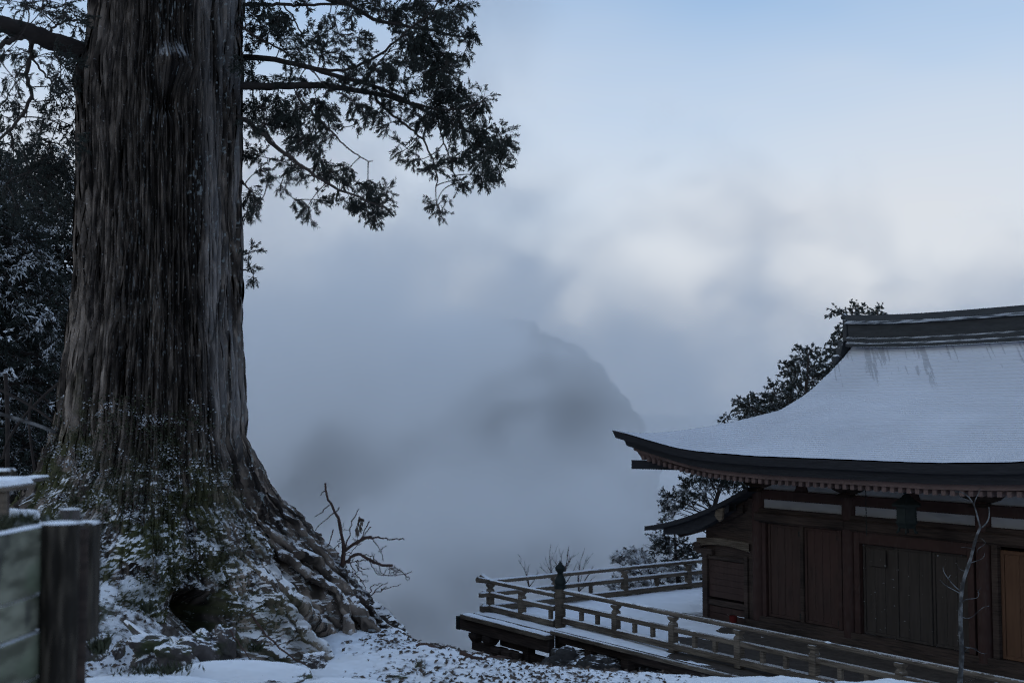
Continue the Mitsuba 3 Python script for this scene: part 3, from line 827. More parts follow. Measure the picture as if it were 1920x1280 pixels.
# snow lying on it: lumpy sheets with soft edges
def snow_sheet(u0, u1, v0, v1, w, th, nu, nv, cover=None, seed=1):
    a, b = np.meshgrid(np.linspace(u0, u1, nu), np.linspace(v0, v1, nv), indexing='ij')
    e = np.minimum.reduce([ss(0, .05, a - u0), ss(0, .05, u1 - a), ss(0, .05, b - v0), ss(0, .05, v1 - b)])
    h = th * (.55 + .9 * fbm(n3(a * 4, b * 4), 3, seed)) * e
    if cover is not None: h = h * np.clip(cover(a, b), -1, 1)
    h = h - .004
    return grid_mesh(n3(a, b, w + h))


part(ver, 'snow', H(snow_sheet(-4.80, -1.99, -3.54, 6.1, -.078, .035, 90, 200)), 'snow', smooth=True)
part(ver, 'snow', H(snow_sheet(-1.93, 5.2, -3.60, -.35, .006, .03, 200, 90, lambda a, b: 1.6 * (fbm(n3(a * 2.2, b * 2.2), 3, 7) - .5) + 1.3 * ss(.6, -1.6, a) + .6 * ss(-2.0, -2.9, b) - 1.0 * ss(-.2, 2.5, a) - .25)), 'snow', smooth=True)
part(ver, 'snow', H(snow_sheet(-4.95, -1.97, -3.79, -3.556, -.098, .024, 130, 14, lambda a, b: .75 + 1.6 * (fbm(n3(a * 2.4, b * 5), 3, 23) - .45), 3)), 'snow', smooth=True)
part(ver, 'snow', H(snow_sheet(-1.93, 8.6, -3.695, -3.626, -.004, .022, 240, 8, lambda a, b: .35 + 1.8 * (fbm(n3(a * 2, b * 2), 3, 17) - .42) + .5 * ss(1, -1, a) - .9 * ss(1.5, 4.5, a), 5)), 'snow', smooth=True)


# --- balustrades
def snow_strip(p0, p1, wid, h, seed, thresh=.33, fade=0.0):
    """Broken line of snow along the top of a rail from p0 to p1 (local coordinates)."""
    p0, p1 = np.asarray(p0, float), np.asarray(p1, float)
    L = np.linalg.norm(p1 - p0); n = max(int(L / .035), 8)
    t = np.linspace(0, 1, n)
    k = fbm(n3(t * L * 1.7, seed * 3.1), 4, seed)
    cov = ss(-.12, .06, k - thresh - fade * ss(1.0, 4.5, t * L))
    d = (p1 - p0) / L; s = np.array([-d[1], d[0], 0])
    ang = np.linspace(0, math.pi, 6)
    prof_ = n3(np.cos(ang) * wid * .5, np.sin(ang) * h)
    P = (p0 + (p1 - p0) * t[:, None])[:, None] + prof_[None, :, 0, None] * s * (.55 + .45 * cov)[:, None, None] * (.9 + .3 * noise(n3(t * L * 9, seed)))[:, None, None]
    P[..., 2] += prof_[None, :, 1] * (cov * (.7 + .6 * noise(n3(t * L * 12, 5, seed))))[:, None] - .006 * (1 - cov[:, None])
    return grid_mesh(P)


seed_ = [0]


def balustrade(label, axis, c, a0, a1, posts, balusters, dw, over0, over1, snow_t, fade=0.0):
    """axis 'u' or 'v'; c: the other coordinate; rails from a0 to a1 with overshoot at the ends."""
    k = thing('balustrade', label, 'balustrade')
    pt = (lambda a, b, w: (a, c + b, w)) if axis == 'u' else (lambda a, b, w: (c + b, a, w))

    def bxx(a, b, x, y, z0, z1, ch=.008):
        p, q = pt(a, x, z0), pt(b, y, z1)
        return box(p[0], q[0], p[1], q[1], z0, z1, ch)
    n = 30
    aa = np.linspace(a0 - over0, a1 + over1, n)
    tipr = .07 * ss(.35, 0, aa - (a0 - over0)) ** 1.5 * (over0 > 0)
    top = [pt(a, 0, .635 + dw + r) for a, r in zip(aa, tipr)]
    part(k, 'top_rail', H(tube(top, .044 + .012 * ss(.3, 0, aa - (a0 - over0)) * (over0 > 0), 12)), 'old_wood', smooth=50)
    part(k, 'middle_rail', H(bxx(a0 - over0 * .8, a1 + over1 * .3, -.045, .045, .33 + dw, .415 + dw)), 'old_wood')
    part(k, 'bottom_rail', H(bxx(a0 - over0 * .7, a1, -.06, .06, .03 + dw, .145 + dw)), 'old_wood')
    for a in posts:
        part(k, 'post', H(bxx(a - .065, a + .065, -.065, .065, -.02 + dw, .47 + dw)), 'old_wood')
        p = pt(a, 0, 0)
        part(k, 'post_cap', H(cat([hull([[p[0] + sx * r, p[1] + sy * r, z + dw] for sx in (-1, 1) for sy in (-1, 1) for r, z in ((.06, .47), (.035, .51))]),
                                   hull([[p[0] + sx * r, p[1] + sy * r, z + dw] for sx in (-1, 1) for sy in (-1, 1) for r, z in ((.035, .505), (.07, .55), (.07, .592))])])), 'old_wood')
    for a in balusters:
        part(k, 'baluster', H(bxx(a - .04, a + .04, -.035, .035, .14 + dw, .335 + dw)), 'old_wood')
    for (w, wid, hh_, o) in ((.665 + dw, .062, .026, 1.0), (.415 + dw, .085, .024, .8), (.145 + dw, .10, .022, .7)):
        seed_[0] += 1
        A = a0 - over0 * o + .02
        if w > .6 and over0 > 0:
            m1 = snow_strip(pt(a0 + .05, 0, w), pt(a1 + over1 * .5, 0, w), wid, hh_, seed_[0], snow_t)
            m2 = snow_strip(pt(A, 0, w + .085), pt(a0 + .05, 0, w - .005), wid * 1.1, hh_, seed_[0] + 50, .1)
            part(k, 'snow', H(cat([m1, m2])), 'snow', smooth=True)
        else:
            part(k, 'snow', H(snow_strip(pt(A, 0, w), pt(a1, 0, w), wid, hh_, seed_[0], snow_t, fade)), 'snow', smooth=True)
    return k


bal = balustrade('long balustrade along the front of the veranda right of the finial post', 'u', -3.25, -2.06, 8.6,
                 [-.52, 1.0, 2.55, 4.1, 5.65, 7.2], [x for i in range(7) for x in (-2.05 + 1.53 * i + .52, -2.05 + 1.53 * i + 1.0)], .03, 0, 0, .34, .5)
kp = thing('finial_post', 'round dark-capped finial post between the two front balustrades', 'post')
part(kp, 'shaft', H(lathe([(0, -.8), (.105, -.8), (.105, .02), (.10, .72), (0, .72)], 20, (-2.19, -3.25, 0))), 'old_wood', smooth=40)
part(kp, 'finial', H(lathe([(0, .715), (.112, .715), (.112, .78), (.098, .785), (.092, .80), (.112, .81), (.112, .86), (.095, .90), (.062, .965), (.05, .99), (.065, 1.0), (.05, 1.015), (.085, 1.06), (.104, 1.105), (.085, 1.15), (.045, 1.185), (.018, 1.23), (0, 1.27)], 20, (-2.19, -3.25, 0))), 'bronze', smooth=35)
balustrade('short balustrade from the finial post to the outer corner of the veranda', 'u', -3.28, -4.57, -2.31, [-4.57, -3.42], [-2.46], -.06, .34, 0, .22)
balustrade('far balustrade along the open side of the veranda over the valley', 'v', -4.57, -3.28, 6.0, [-1.55, .45, 2.45, 4.45], [-.55, 1.45, 3.45, -2.5], -.06, .34, 0, .18)

# --- small things at the hall
lan = thing('hanging_lantern', 'dark bronze hanging lantern under the eaves before the middle bay', 'lantern')
lc = np.array([4.11, -.95, 0])


def hexa(prof_, ang0=0.0):
    m = lathe(prof_, 6, lc)
    return m


part(lan, 'roof', H(hexa([(0, 2.60), (.24, 2.60), (.25, 2.64), (.15, 2.70), (.06, 2.78), (.045, 2.80), (0, 2.80)])), 'bronze')
part(lan, 'finial', H(lathe([(0, 2.80), (.05, 2.81), (.06, 2.85), (.03, 2.90), (.0, 2.95)], 12, lc)), 'bronze', smooth=40)
for k in range(6):
    a = math.pi / 3 * k + math.pi / 6
    c_, s_ = math.cos(a), math.sin(a)
    w_ = .082
    p = [[lc[0] + c_ * r - s_ * t, lc[1] + s_ * r + c_ * t, z] for r in (.138, .15) for t in (-w_, w_) for z in (2.36, 2.60)]
    part(lan, 'panel', H(hull(p)), 'bronze')
part(lan, 'base', H(hexa([(0, 2.25), (.13, 2.25), (.16, 2.30), (.19, 2.34), (.19, 2.36), (0, 2.36)])), 'bronze')
for k in range(6):
    a = math.pi / 3 * k
    part(lan, 'foot', H(tube(lc + np.array([[math.cos(a) * .13, math.sin(a) * .13, 2.27], [math.cos(a) * .15, math.sin(a) * .15, 2.2], [math.cos(a) * .18, math.sin(a) * .18, 2.17]]), .014, 6)), 'bronze')
part(lan, 'chain', H(tube(lc + np.array([[0, 0, 2.94], [0, 0, 3.05]]), .01, 6)), 'bronze')
solid('hanging_wire', H(tube([[3.03, -.6, 2.95], [3.03, -.6, 2.5], [3.03, -.6, 2.02]], .008, 6)), 'bronze', 'thin dark wire hanging from the eaves beside the second pillar', 'wire')
bu = thing('red_bucket', 'small red bucket on the veranda floor below the wing', 'bucket')
part(bu, 'body', H(lathe([(0, .0), (.065, .0), (.08, .15), (.075, .15), (.062, .02), (0, .02)], 18, (-.42, -.32, 0.0))), 'red_paint', smooth=40)
an = np.linspace(0, math.pi, 11)
part(bu, 'handle', H(tube(n3(-.42 + .078 * np.cos(an), -.32, .145 + .03 * np.sin(an)), .005, 6)), 'bronze')
# masonry that carries the inner posts, seen under the floor
rng = np.random.default_rng(11)


def boulder(c, r, sq=(1, 1, .7), seed=0, sub=4, rough=.5):
    m = trimesh.creation.icosphere(subdivisions=sub)
    v = np.array(m.vertices)
    d = 1 + rough * (fbm(v * 1.3 + seed * 7.7, 3, seed) - .5) + .22 * rough * (fbm(v * 6 + seed, 3, seed + 1) - .5)
    v = v * d[:, None]
    v = np.sign(v) * np.abs(v) ** .85
    return v * np.array(sq) * r + np.asarray(c), np.array(m.faces)


for i, (px, py, Yd, r, lab) in enumerate(((1062, 1240, 21.6, .42, 'dark snowy boulder under the veranda below the finial post'), (1118, 1246, 21.0, .40, 'low mossy boulder under the veranda beside the third post'), (1150, 1240, 21.8, .36, 'snow speckled boulder under the veranda right of the mossy one'),
                                          (1090, 1232, 22.3, .34, 'small boulder behind the two largest under the veranda'), (1240, 1258, 21.6, .5, 'dark boulder in the shade under the front ledge'))):
    solid('boulder', boulder(at(px, py, Yd) - [0, 0, .12], r, (1.1, .9, .7), 20 + i, 4, 1.3), 'dark_rock', lab, 'boulder', smooth=True)

# ------------------------------------------------------------------ the giant cedar
TX, TY = at(303, 777, 9.4)[0], 9.4
MP = 9.4 / F                                           # metres per pixel of the photograph at the trunk


def zpx(y): return CZ + (777 - y) * MP


def tab(t): return np.array([zpx(a) for a, _ in t])[::-1], np.array([b * MP for _, b in t])[::-1]


RZ, RV = tab([(-900, 120), (-100, 150), (0, 155), (400, 158), (600, 161), (700, 166), (780, 174), (819, 172), (870, 197), (924, 226), (971, 265), (1010, 296), (1050, 331), (1080, 358), (1116, 386), (1155, 421), (1178, 446), (1210, 470), (1250, 505), (1320, 560)])
LZ, LV = tab([(-900, 105), (-100, 130), (0, 134), (60, 138), (105, 146), (150, 155), (220, 156), (400, 159), (500, 160), (600, 167), (700, 177), (803, 190), (850, 209), (909, 237), (960, 268), (1000, 293), (1050, 330), (1150, 390), (1320, 500)])
AD = np.array([-180, -165, -140, -120, -104, -88, -72, -58, -46, -34, -26, -16, -6, 8, 22, 40, 70, 110, 150, 180])
AV = np.array([.92, 1.0, .70, .62, .78, .80, .62, .46, .70, .90, .74, .36, .76, 1.0, .92, .70, .60, .60, .75, .92])
ANG = PchipInterpolator(np.radians(AD), AV)


def trunk_r(th, z):
    """Radius of the trunk at the angle th (0 = to the right, -75 degrees = to the camera) and the height z."""
    th = (th + math.pi) % (2 * math.pi) - math.pi
    rR, rL = np.interp(z, RZ, RV), np.interp(z, LZ, LV)
    wR = .5 + .5 * np.cos(th - math.radians(15))
    core = np.minimum(.675, .02 + rR * wR + rL * (1 - wR))
    fl = np.clip(rR * wR + rL * (1 - wR) - core, 0, None)
    core = core - .03
    fl = fl + .10 * ss(1.0, .1, z) * wR * ss(.02, .2, fl)
    lob = ANG(th)
    k = ss(0, .25, fl)
    return core + fl * (1 - k + k * lob)


NT, NZ = 640, 560
th = np.linspace(-math.pi, math.pi, NT, endpoint=False) + math.radians(105)   # the seam lies at the back
zz = np.r_[np.linspace(-.75, 5.2, NZ - 50), np.linspace(5.2, 16, 51)[1:]]
TH, ZZ = np.meshgrid(th, zz, indexing='ij')
R0 = trunk_r(TH, ZZ)
thn = (TH + math.pi) % (2 * math.pi) - math.pi
cth, sth = np.cos(TH), np.sin(TH)
P3 = n3(cth * .7, sth * .7, ZZ)                         # periodic noise space
twist = (fbm(n3(cth * 1.5, sth * 1.5, ZZ * .3), 2, 51) - .5) * .25
ct, st_ = np.cos(TH + twist * .3), np.sin(TH + twist * .3)
broad = fbm(n3(ct * 4.2, st_ * 4.2, ZZ * .22), 3, 52) - .5
ribs = fbm(n3(ct * 25, st_ * 25, ZZ * .55), 3, 53)
ribs = 1 - np.abs(2 * ribs - 1)                          # ridged: long strips of bark with dark cracks
fine = fbm(n3(ct * 52, st_ * 52, ZZ * 1.0), 3, 54)
fib = 1 - np.abs(2 * fine - 1)
fin2 = 1 - np.abs(2 * fbm(n3(ct * 62, st_ * 62, ZZ * 1.6), 2, 58) - 1)
disp = .045 * broad - .038 * ss(.76, .97, ribs) - .024 * ss(.66, .95, fib) - .016 * ss(.7, .95, fin2) + .016 * fbm(n3(ct * 80, st_ * 80, ZZ * 5), 2, 55)
rough_base = ss(1.7, .6, ZZ)
disp = disp * (1 - .35 * rough_base) + rough_base * ((fbm(n3(cth * 6 * R0, sth * 6 * R0, ZZ * 6.5), 4, 56) - .5) * .26 * (1 - .6 * ss(-.5, .1, thn)) + (fbm(n3(cth * 40 * R0, sth * 40 * R0, ZZ * 36), 3, 57) - .5) * .055)
# sinews that run down into the roots
root = np.sin(TH * 17 + 2.5 * np.sin(ZZ * 1.3) + 3 * broad)
disp += rough_base * ss(-.75, .0, thn) * ss(1.2, .5, thn) * (.075 * root - .11 * ss(.55, .95, 1 - np.abs(2 * fbm(n3(thn * 7, ZZ * .9), 3, 59) - 1)))
# burl with its dark underside
bt, bz = math.radians(-67), zpx(162)
dt, dz_ = (thn - bt) * .66, ZZ - bz
disp += .32 * np.exp(-(dt / .125) ** 2 - (np.where(dz_ > 0, dz_ / .16, dz_ / .08)) ** 2) - .20 * np.exp(-((dt + .03) / .13) ** 2 - ((dz_ + .24) / .12) ** 2)
disp += .05 * np.exp(-((thn + math.radians(150)) * .66 / .09) ** 2 - ((ZZ - zpx(165)) / .16) ** 2)
# hollow between two roots
ht, hz = math.radians(-58), zpx(1130)
hn = 1 + .5 * (fbm(n3(cth * 6, sth * 6, ZZ * 6), 3, 77) - .5)
disp -= .75 * np.exp(-((np.abs(thn - ht + .15 * (ZZ - hz)) / .16 * hn) ** 3) - (np.abs(ZZ - hz + .05) / .27 * hn) ** 3)
RR = R0 + disp
CXs = TX - .035 - .02 * ss(2.5, 4.6, ZZ)
tv = n3(CXs + RR * cth, TY + RR * sth, ZZ).reshape(-1, 3)
i = np.arange(NT * NZ).reshape(NT, NZ); i = np.vstack([i, i[:1]])
q = np.stack([i[:-1, :-1], i[1:, :-1], i[1:, 1:], i[:-1, 1:]], -1).reshape(-1, 4)
uvt = np.stack([thn.ravel() * .68 + .88, ZZ.ravel()], 1)  # 0 faces the camera
cedar = thing('cedar_tree', 'giant old cedar with ridged bark and a snowy flaring base', 'tree')
part(cedar, 'trunk', (tv, q), 'bark', smooth=True, uv=uvt)


def on_trunk(px, py):
    """Where the line of sight through (px, py) meets the trunk."""
    d = at(px, py, 1.0) - [0, 0, CZ]
    t = np.linspace(6.5, 9.6, 700)
    P = d * t[:, None] + [0, 0, CZ]
    rr = np.hypot(P[:, 0] - TX, P[:, 1] - TY); a = np.arctan2(P[:, 1] - TY, P[:, 0] - TX)
    hit = np.nonzero(rr < trunk_r(a, P[:, 2]))[0]
    return P[hit[0]] if len(hit) else None


# rope-like roots that stand proud of the flare on the right
for pts, r0, r1 in (([(480, 952), (518, 1003), (575, 1041), (632, 1085), (676, 1142), (701, 1193), (712, 1235)], .05, .07), ([(493, 990), (543, 1047), (600, 1085), (644, 1117), (660, 1160), (668, 1225)], .04, .06),
                    ([(448, 933), (480, 1016), (505, 1066), (556, 1123), (613, 1180), (690, 1252)], .05, .085), ([(508, 925), (572, 1000), (634, 1070), (684, 1126), (734, 1184), (765, 1224)], .035, .06), ([(470, 1040), (520, 1110), (575, 1175), (620, 1245)], .04, .06)):
    P = [p for p in (on_trunk(x, y) for x, y in pts) if p is not None]
    c = curve(np.array(P), 70)
    rg = np.random.default_rng(int(pts[0][0]))
    tt = np.linspace(0, 1, 70)
    c = c + unit(n3(TX - c[:, 0], TY - c[:, 1], 0)) * np.interp(tt, [0, .3, 1], [.03, .015, .02])[:, None] + n3(np.sin(tt * 9 + r0 * 100) * .02, np.zeros(70), np.cos(tt * 7 + r1 * 90) * .015) + (fbm(n3(tt * 14, pts[0][0]), 3, 3)[:, None] - .5) * .03
    v, f = tube(c, np.interp(tt, [0, .3, 1], [.012, r0 * .9, r1 * .85]) * (.75 + .5 * fbm(n3(tt * 9, 3, pts[0][1]), 3, 5)), 18)
    d = unit(v - np.repeat(c, 18, 0)[:len(v)] if len(v) == 70 * 18 else v - np.vstack([np.repeat(c, 18, 0), c[:1], c[-1:]]))
    v = v + d * ((fbm(v * [20, 20, 12], 4, 61) - .5) * .06)[:, None]
    tn = np.arctan2(v[:, 1] - TY, v[:, 0] - TX)
    part(cedar, 'root', (v, f), 'bark', smooth=True, uv=np.stack([tn * .68 + .88, v[:, 2]], 1))

# --- limbs: (pixel points, distance at the start and the end, radii in pixels)
def limb(pts, Y0, Y1, r0, r1, n=26, seed=0):
    Ys = np.linspace(Y0, Y1, len(pts))
    c = curve([at(x, y, Yy) for (x, y), Yy in zip(pts, Ys)], n)
    rg = np.random.default_rng(seed)
    c[1:-1] += rg.normal(size=(n - 2, 3)) * .006
    return c, np.linspace(r0, r1, n) * MP


LIMBS = {
    'main': ([(440, 161), (520, 161), (587, 160), (690, 174), (776, 199), (862, 240), (931, 261)], 9.4, 9.9, 8, 1.6),
    'second': ([(440, 108), (519, 113), (587, 129), (656, 150), (720, 168), (776, 195), (840, 205), (905, 190)], 9.6, 9.3, 6, 1.5),
    'fork': ([(575, 127), (620, 132), (656, 130), (711, 103), (759, 65), (800, 30), (840, -10)], 9.55, 9.2, 3.2, 1.4),
    'upper': ([(440, 8), (500, 9), (560, 10), (600, 9), (660, 4)], 9.5, 9.3, 4, 2),
    'top': ([(440, -60), (560, -20), (629, 0), (663, 14), (697, 34), (759, 48), (820, 60), (885, 70)], 9.6, 9.6, 7, 1.6),
    'inner': ([(440, 40), (501, 79), (560, 113), (600, 150)], 9.3, 8.9, 2.4, 1.2),
    'lower': ([(440, 215), (471, 234), (501, 261), (553, 302), (605, 340), (656, 364), (715, 388)], 9.3, 8.8, 5, 1.3),
    'bare': ([(555, 175), (570, 195), (605, 227), (642, 268), (673, 292), (699, 302)], 9.3, 9.1, 2.4, .9),
    'hanging': ([(704, 178), (735, 216), (780, 251), (811, 296), (817, 340), (821, 392)], 9.5, 9.4, 2.8, .8),
    'outer': ([(820, 215), (828, 254), (845, 300), (852, 345)], 9.7, 9.7, 1.8, .8),
    'drooping': ([(533, 12), (560, 50), (575, 90), (580, 115), (600, 150), (640, 175)], 9.2, 9.0, 1.6, .8),
    'low_stub': ([(440, 478), (460, 476), (480, 470)], 9.4, 9.4, 2, .8), 'low_stub_two': ([(440, 500), (460, 506), (478, 512)], 9.4, 9.4, 2, .8), 'edge_stub': ([(440, 330), (462, 350), (482, 372)], 9.4, 9.4, 2.5, 1),
    'left_limb': ([(200, 118), (160, 100), (100, 78), (50, 60), (0, 45), (-90, 5)], 9.4, 8.2, 19, 13),
    'left_hanging': ([(57, 66), (55, 110), (50, 145), (58, 172), (42, 215), (0, 262), (-30, 290)], 8.9, 8.4, 4.6, 2.0),
    'left_side': ([(62, 112), (85, 140), (110, 165), (135, 190), (150, 215)], 8.9, 9.3, 2.0, 1.0),
    'left_low': ([(40, 70), (10, 80), (-40, 110)], 8.6, 8.2, 5, 3.5),
    'left_top': ([(165, 48), (125, 40), (95, 55), (80, 66)], 9.3, 9.0, 2.0, 2.2),
}
limb_pts, limb_key = [], []
for k, (nm, a) in enumerate(LIMBS.items()):
    c, r = limb(*a, seed=k)
    kk = part(cedar, 'branch', tube(c, r, 9), 'branch_bark', smooth=True)
    LIMBS[nm] = (c, kk); limb_pts.append(c); limb_key += [kk] * len(c)
limb_pts = np.vstack(limb_pts)


def spray_set(items, zoom, ox, oy, Y, spread, size, dens, seed, droop=.45, allowed=None, fat=.088):
    """Clusters given as (x, y, radius) in an enlarged view of the photograph; each grows from the nearest limb."""
    rg = np.random.default_rng(seed)
    out = {}
    todo = []
    for (x, y, r) in items:
        c = at(ox + x / zoom, oy + y / zoom, Y + rg.normal() * spread)
        todo.append((c, r / zoom * Y / F))
    pts, keys = limb_pts.copy(), list(limb_key)
    todo.sort(key=lambda e: np.linalg.norm(limb_pts - e[0], axis=1).min())      # twigs grow outwards from limb to spray and from spray to spray
    for c, R in todo:
        d = np.linalg.norm(pts - c, axis=1)
        j = int(np.argmin(d))
        src, kk = pts[j], keys[j]
        sh, tw = tufts(rg, c, R * .92, src, size, dens, droop, fat=fat)
        if d[j] > R * .3:
            mid = (src + c) / 2 + rg.normal(size=3) * d[j] * .10 + [0, 0, .06 * d[j]]
            tw.append(tube(curve([src, mid, c + (c - src) * .12], 9), np.linspace(size * .12, size * .06, 9), 5, False))
        out.setdefault(kk, [[], []])
        out[kk][0].append(sh); out[kk][1] += tw
        pts = np.vstack([pts, c]); keys.append(kk)
    return out


RIGHT = """80 90 60,200 110 70,240 90 60,410 200 60,330 290 70,450 280 70,560 300 50,540 190 50,480 100 40,600 90 50,650 210 50,700 290 40,720 20 50,780 80 70,860 60 70,950 60 70,1040 100 80,1020 200 90,930 230 90,1000 300 90,1080 300 80,1150 90 60,1130 30 60,1220 30 50,1260 190 55,1190 180 50,1220 290 40,900 340 60,800 350 70,730 380 60,1080 400 80,1130 370 60,1000 420 70,840 430 60,1130 500 80,1040 540 80,1230 520 70,1330 540 50,1300 600 60,1180 590 70,1090 630 80,1000 640 60,1190 680 80,1260 720 70,1340 720 60,1430 740 60,1380 800 70,1290 800 70,1450 800 45,1340 880 80,1420 890 55,1340 970 50,1290 960 40,1410 960 30,1220 850 50,1170 870 50,1130 850 40,1070 900 55,1040 930 35,1180 990 45,1200 1020 25,1080 1120 40,1040 1110 25,1130 1070 25,1090 1165 22,
730 480 50,680 420 60,620 400 50,600 550 50,660 580 50,740 620 45,800 680 35,770 590 40,700 650 30,640 670 30,560 690 30,880 660 30,870 780 30,870 830 25,930 870 35,980 860 30,970 760 35,80 420 60,60 580 60,130 590 60,200 540 60,230 620 80,300 600 70,140 680 70,60 690 50,330 540 50,420 560 60,480 600 60,420 640 60,320 680 60,280 760 50,330 760 50,400 760 60,470 720 50,420 800 40,60 840 50,100 850 50,150 970 40,110 930 40,230 880 40,280 880 40,270 920 30,220 1010 30,300 1090 35,370 1130 40,380 1190 25,340 950 40,420 880 50,450 940 50,430 1090 45,500 940 40,530 1060 30,590 920 50,560 970 40,640 1000 50,700 1020 50,610 1090 50,680 1100 60,760 1080 50,800 1050 35,660 1140 40,740 1170 50,740 1205 30,785 1130 35,50 1060 60,80 1110 40,50 1160 40,
120 20 60,350 20 50,60 200 60,60 300 50,150 180 50,220 200 50,560 20 60,640 30 50,20 350 50,250 430 50,560 470 45,470 450 45,330 440 55,820 560 40,900 520 55,950 600 45,60 1370 34,55 1460 30,70 1510 26,1000 20 60,880 130 60,300 200 40"""
LEFT = """250 60 90,400 60 80,480 150 70,330 110 60,60 200 70,180 160 50,100 330 60,30 300 50,90 470 80,230 340 60,330 330 70,400 400 80,480 350 40,350 480 80,440 520 70,420 330 60,300 520 50,40 600 70,110 620 60,20 700 60,260 640 50,330 600 60,420 640 70,350 720 80,250 760 60,440 760 60,150 740 50,60 780 60,200 840 60,300 860 80,420 860 80,60 880 70,140 900 60,250 950 80,380 960 80,60 1000 70,180 1040 80,300 1060 80,430 1060 70,40 1120 80,150 1150 80,280 1160 80,400 1180 80,100 1250 80,230 1260 80,370 1270 80,40 20 50,150 30 40"""


def items(t): return [tuple(float(v) for v in e.split()) for e in t.replace('\n', ' ').split(',') if e.strip()]


for st, args in ((RIGHT, (2.909, 450, 0, 9.4, .30, .043, 2.8, 61)), (LEFT, (3.2, 0, 0, 9.0, .55, .047, 1.5, 62))):
    for kk, (sh, tw) in spray_set(items(st), *args).items():
        part(kk, 'foliage', cat(sh), 'needles', kind='stuff')
        part(kk, 'twigs', cat(tw), 'branch_bark', kind='stuff')

# --- creeping plants and moss on the base, dusted with snow
rng = np.random.default_rng(71)
N = 30000
ta = rng.uniform(math.radians(-160), math.radians(-25), N); za = rng.uniform(.0, 1.75, N)
wgt = fbm(n3(ta * 3.4, za * 4.5), 4, 72) + .16 * ss(1.75, 1.1, za) - .10 * ss(.5, 1.6, ta + 1.3) - .22 * ss(-.85, -.35, ta) - .12 * ss(-2.2, -2.9, ta)
keep = wgt > .59 + .25 * rng.random(N) - .125
hol = (np.abs((ta - ht) / .17) < 1) & (np.abs((za - hz) / .26) < 1)
keep &= ~hol
ta, za = ta[keep], za[keep]
ii = np.clip(np.round(((ta - th[0]) % (2 * math.pi)) / (2 * math.pi) * NT).astype(int) % NT, 0, NT - 1)
jj = np.clip(np.searchsorted(zz, za), 1, NZ - 2)
Pm = tv.reshape(NT, NZ, 3)
base_p = Pm[ii, jj]
nrm = unit(np.cross(Pm[(ii + 1) % NT, jj] - Pm[ii - 1, jj], Pm[ii, jj + 1] - Pm[ii, jj - 1]))
nl = len(base_p)
dirs = unit(nrm * .5 + rng.normal(size=(nl, 3)) * .7 + [0, 0, -.15])
Ls = .011 + .014 * rng.random(nl)
v1 = leaves(base_p + nrm * (-.004 + .022 * rng.random((nl, 1)) ** 2), dirs, unit(nrm * .6 + [0, 0, .8] + rng.normal(size=(nl, 3)) * .5), Ls, Ls * .36)
solid('creeping_plants', v1, 'leaf', 'small leafy creepers and moss dusted with snow on the cedar base', 'creeper', kind='stuff')


# ------------------------------------------------------------------ other trees
def pick(px_items, zoom, ox, oy, Y, spread, size, dens, seed, droop=.4, trunk=None, fat=.10, name='cedar_tree', label='', m='needles_snowy', fingers=12, trunk_r_=.12):
    """A tree known by its clusters in the photograph, with a trunk (pixel points from the top down) and a limb to each cluster."""
    rg = np.random.default_rng(seed)
    k = thing(name, label, 'tree')
    tp = curve([at(x, y, Y + rg.normal() * .1) for x, y in trunk], 24)
    foot = tp[-1].copy(); foot[2] = min(gz_at(foot[0], foot[1]) - .3, foot[2] - .5)
    tp = np.vstack([tp, foot])
    part(k, 'trunk', tube(tp, np.linspace(.02, trunk_r_, len(tp)), 9), 'branch_bark', smooth=True)
    sh, tw = [], []
    for (x, y, r) in px_items:
        R = r / zoom * Y / F
        c = at(ox + x / zoom, oy + y / zoom, Y + rg.normal() * spread)
        j = int(np.argmin(np.linalg.norm(tp - c - [0, 0, -.25 * np.linalg.norm((tp - c)[:, :2].min(0))], axis=1)))
        src = tp[j]
        s_, t_ = tufts(rg, c, R, src, size, dens, droop, fingers, fat)
        sh.append(s_); tw += t_
        mid = (src + c) / 2 + [0, 0, .06 * np.linalg.norm(c - src)]
        part(k, 'branch', tube(curve([src, mid, c], 8), np.linspace(.019, .008, 8), 5), 'branch_bark')
    part(k, 'foliage', cat(sh), m, kind='stuff')
    part(k, 'twigs', cat(tw), 'branch_bark', kind='stuff')
    return k


BEHIND = """940 240 35,900 270 40,870 330 50,940 310 60,1000 300 40,850 400 50,780 430 45,900 440 60,960 370 60,700 490 45,760 480 40,650 500 35,640 540 30,720 540 40,820 470 40,625 482 18,580 548 10,700 520 40,780 500 50,860 480 60,940 480 60,1010 380 50,1000 440 50,900 540 80,1020 540 80,760 560 60"""
pick(items(BEHIND), 2.43, 1130, 560, 36, 1.2, .17, 2.0, 81, .25, [(1516, 672), (1512, 720), (1500, 820)], .17, 'cedar_tree', 'dark cedar rising behind the left slope of the hall roof', 'needles_dusted')
RIDGE = """1060 230 35,1050 280 28,1100 180 36,1130 60 34,1180 65 30,1080 70 22,1060 65 12,1130 45 18,1150 100 26,1090 230 40,1100 270 40,1085 130 26,1140 140 40,1190 100 36"""
pick(items(RIDGE), 2.43, 1130, 560, 38, .9, .17, 1.8, 82, .2, [(1598, 578), (1596, 660), (1596, 800)], .17, 'cedar_tree', 'cedar top showing behind the end of the roof ridge', 'needles_dusted')
pick([(1250, 62, 24), (1235, 72, 14), (1270, 74, 14), (1252, 84, 26)], 2.43, 1130, 560, 40, .5, .19, 1.1, 83, .1, [(1645, 584), (1645, 640), (1645, 800)], .17, 'cedar_tree', 'tiny cedar tip peeping over the roof ridge', 'needles_dusted')
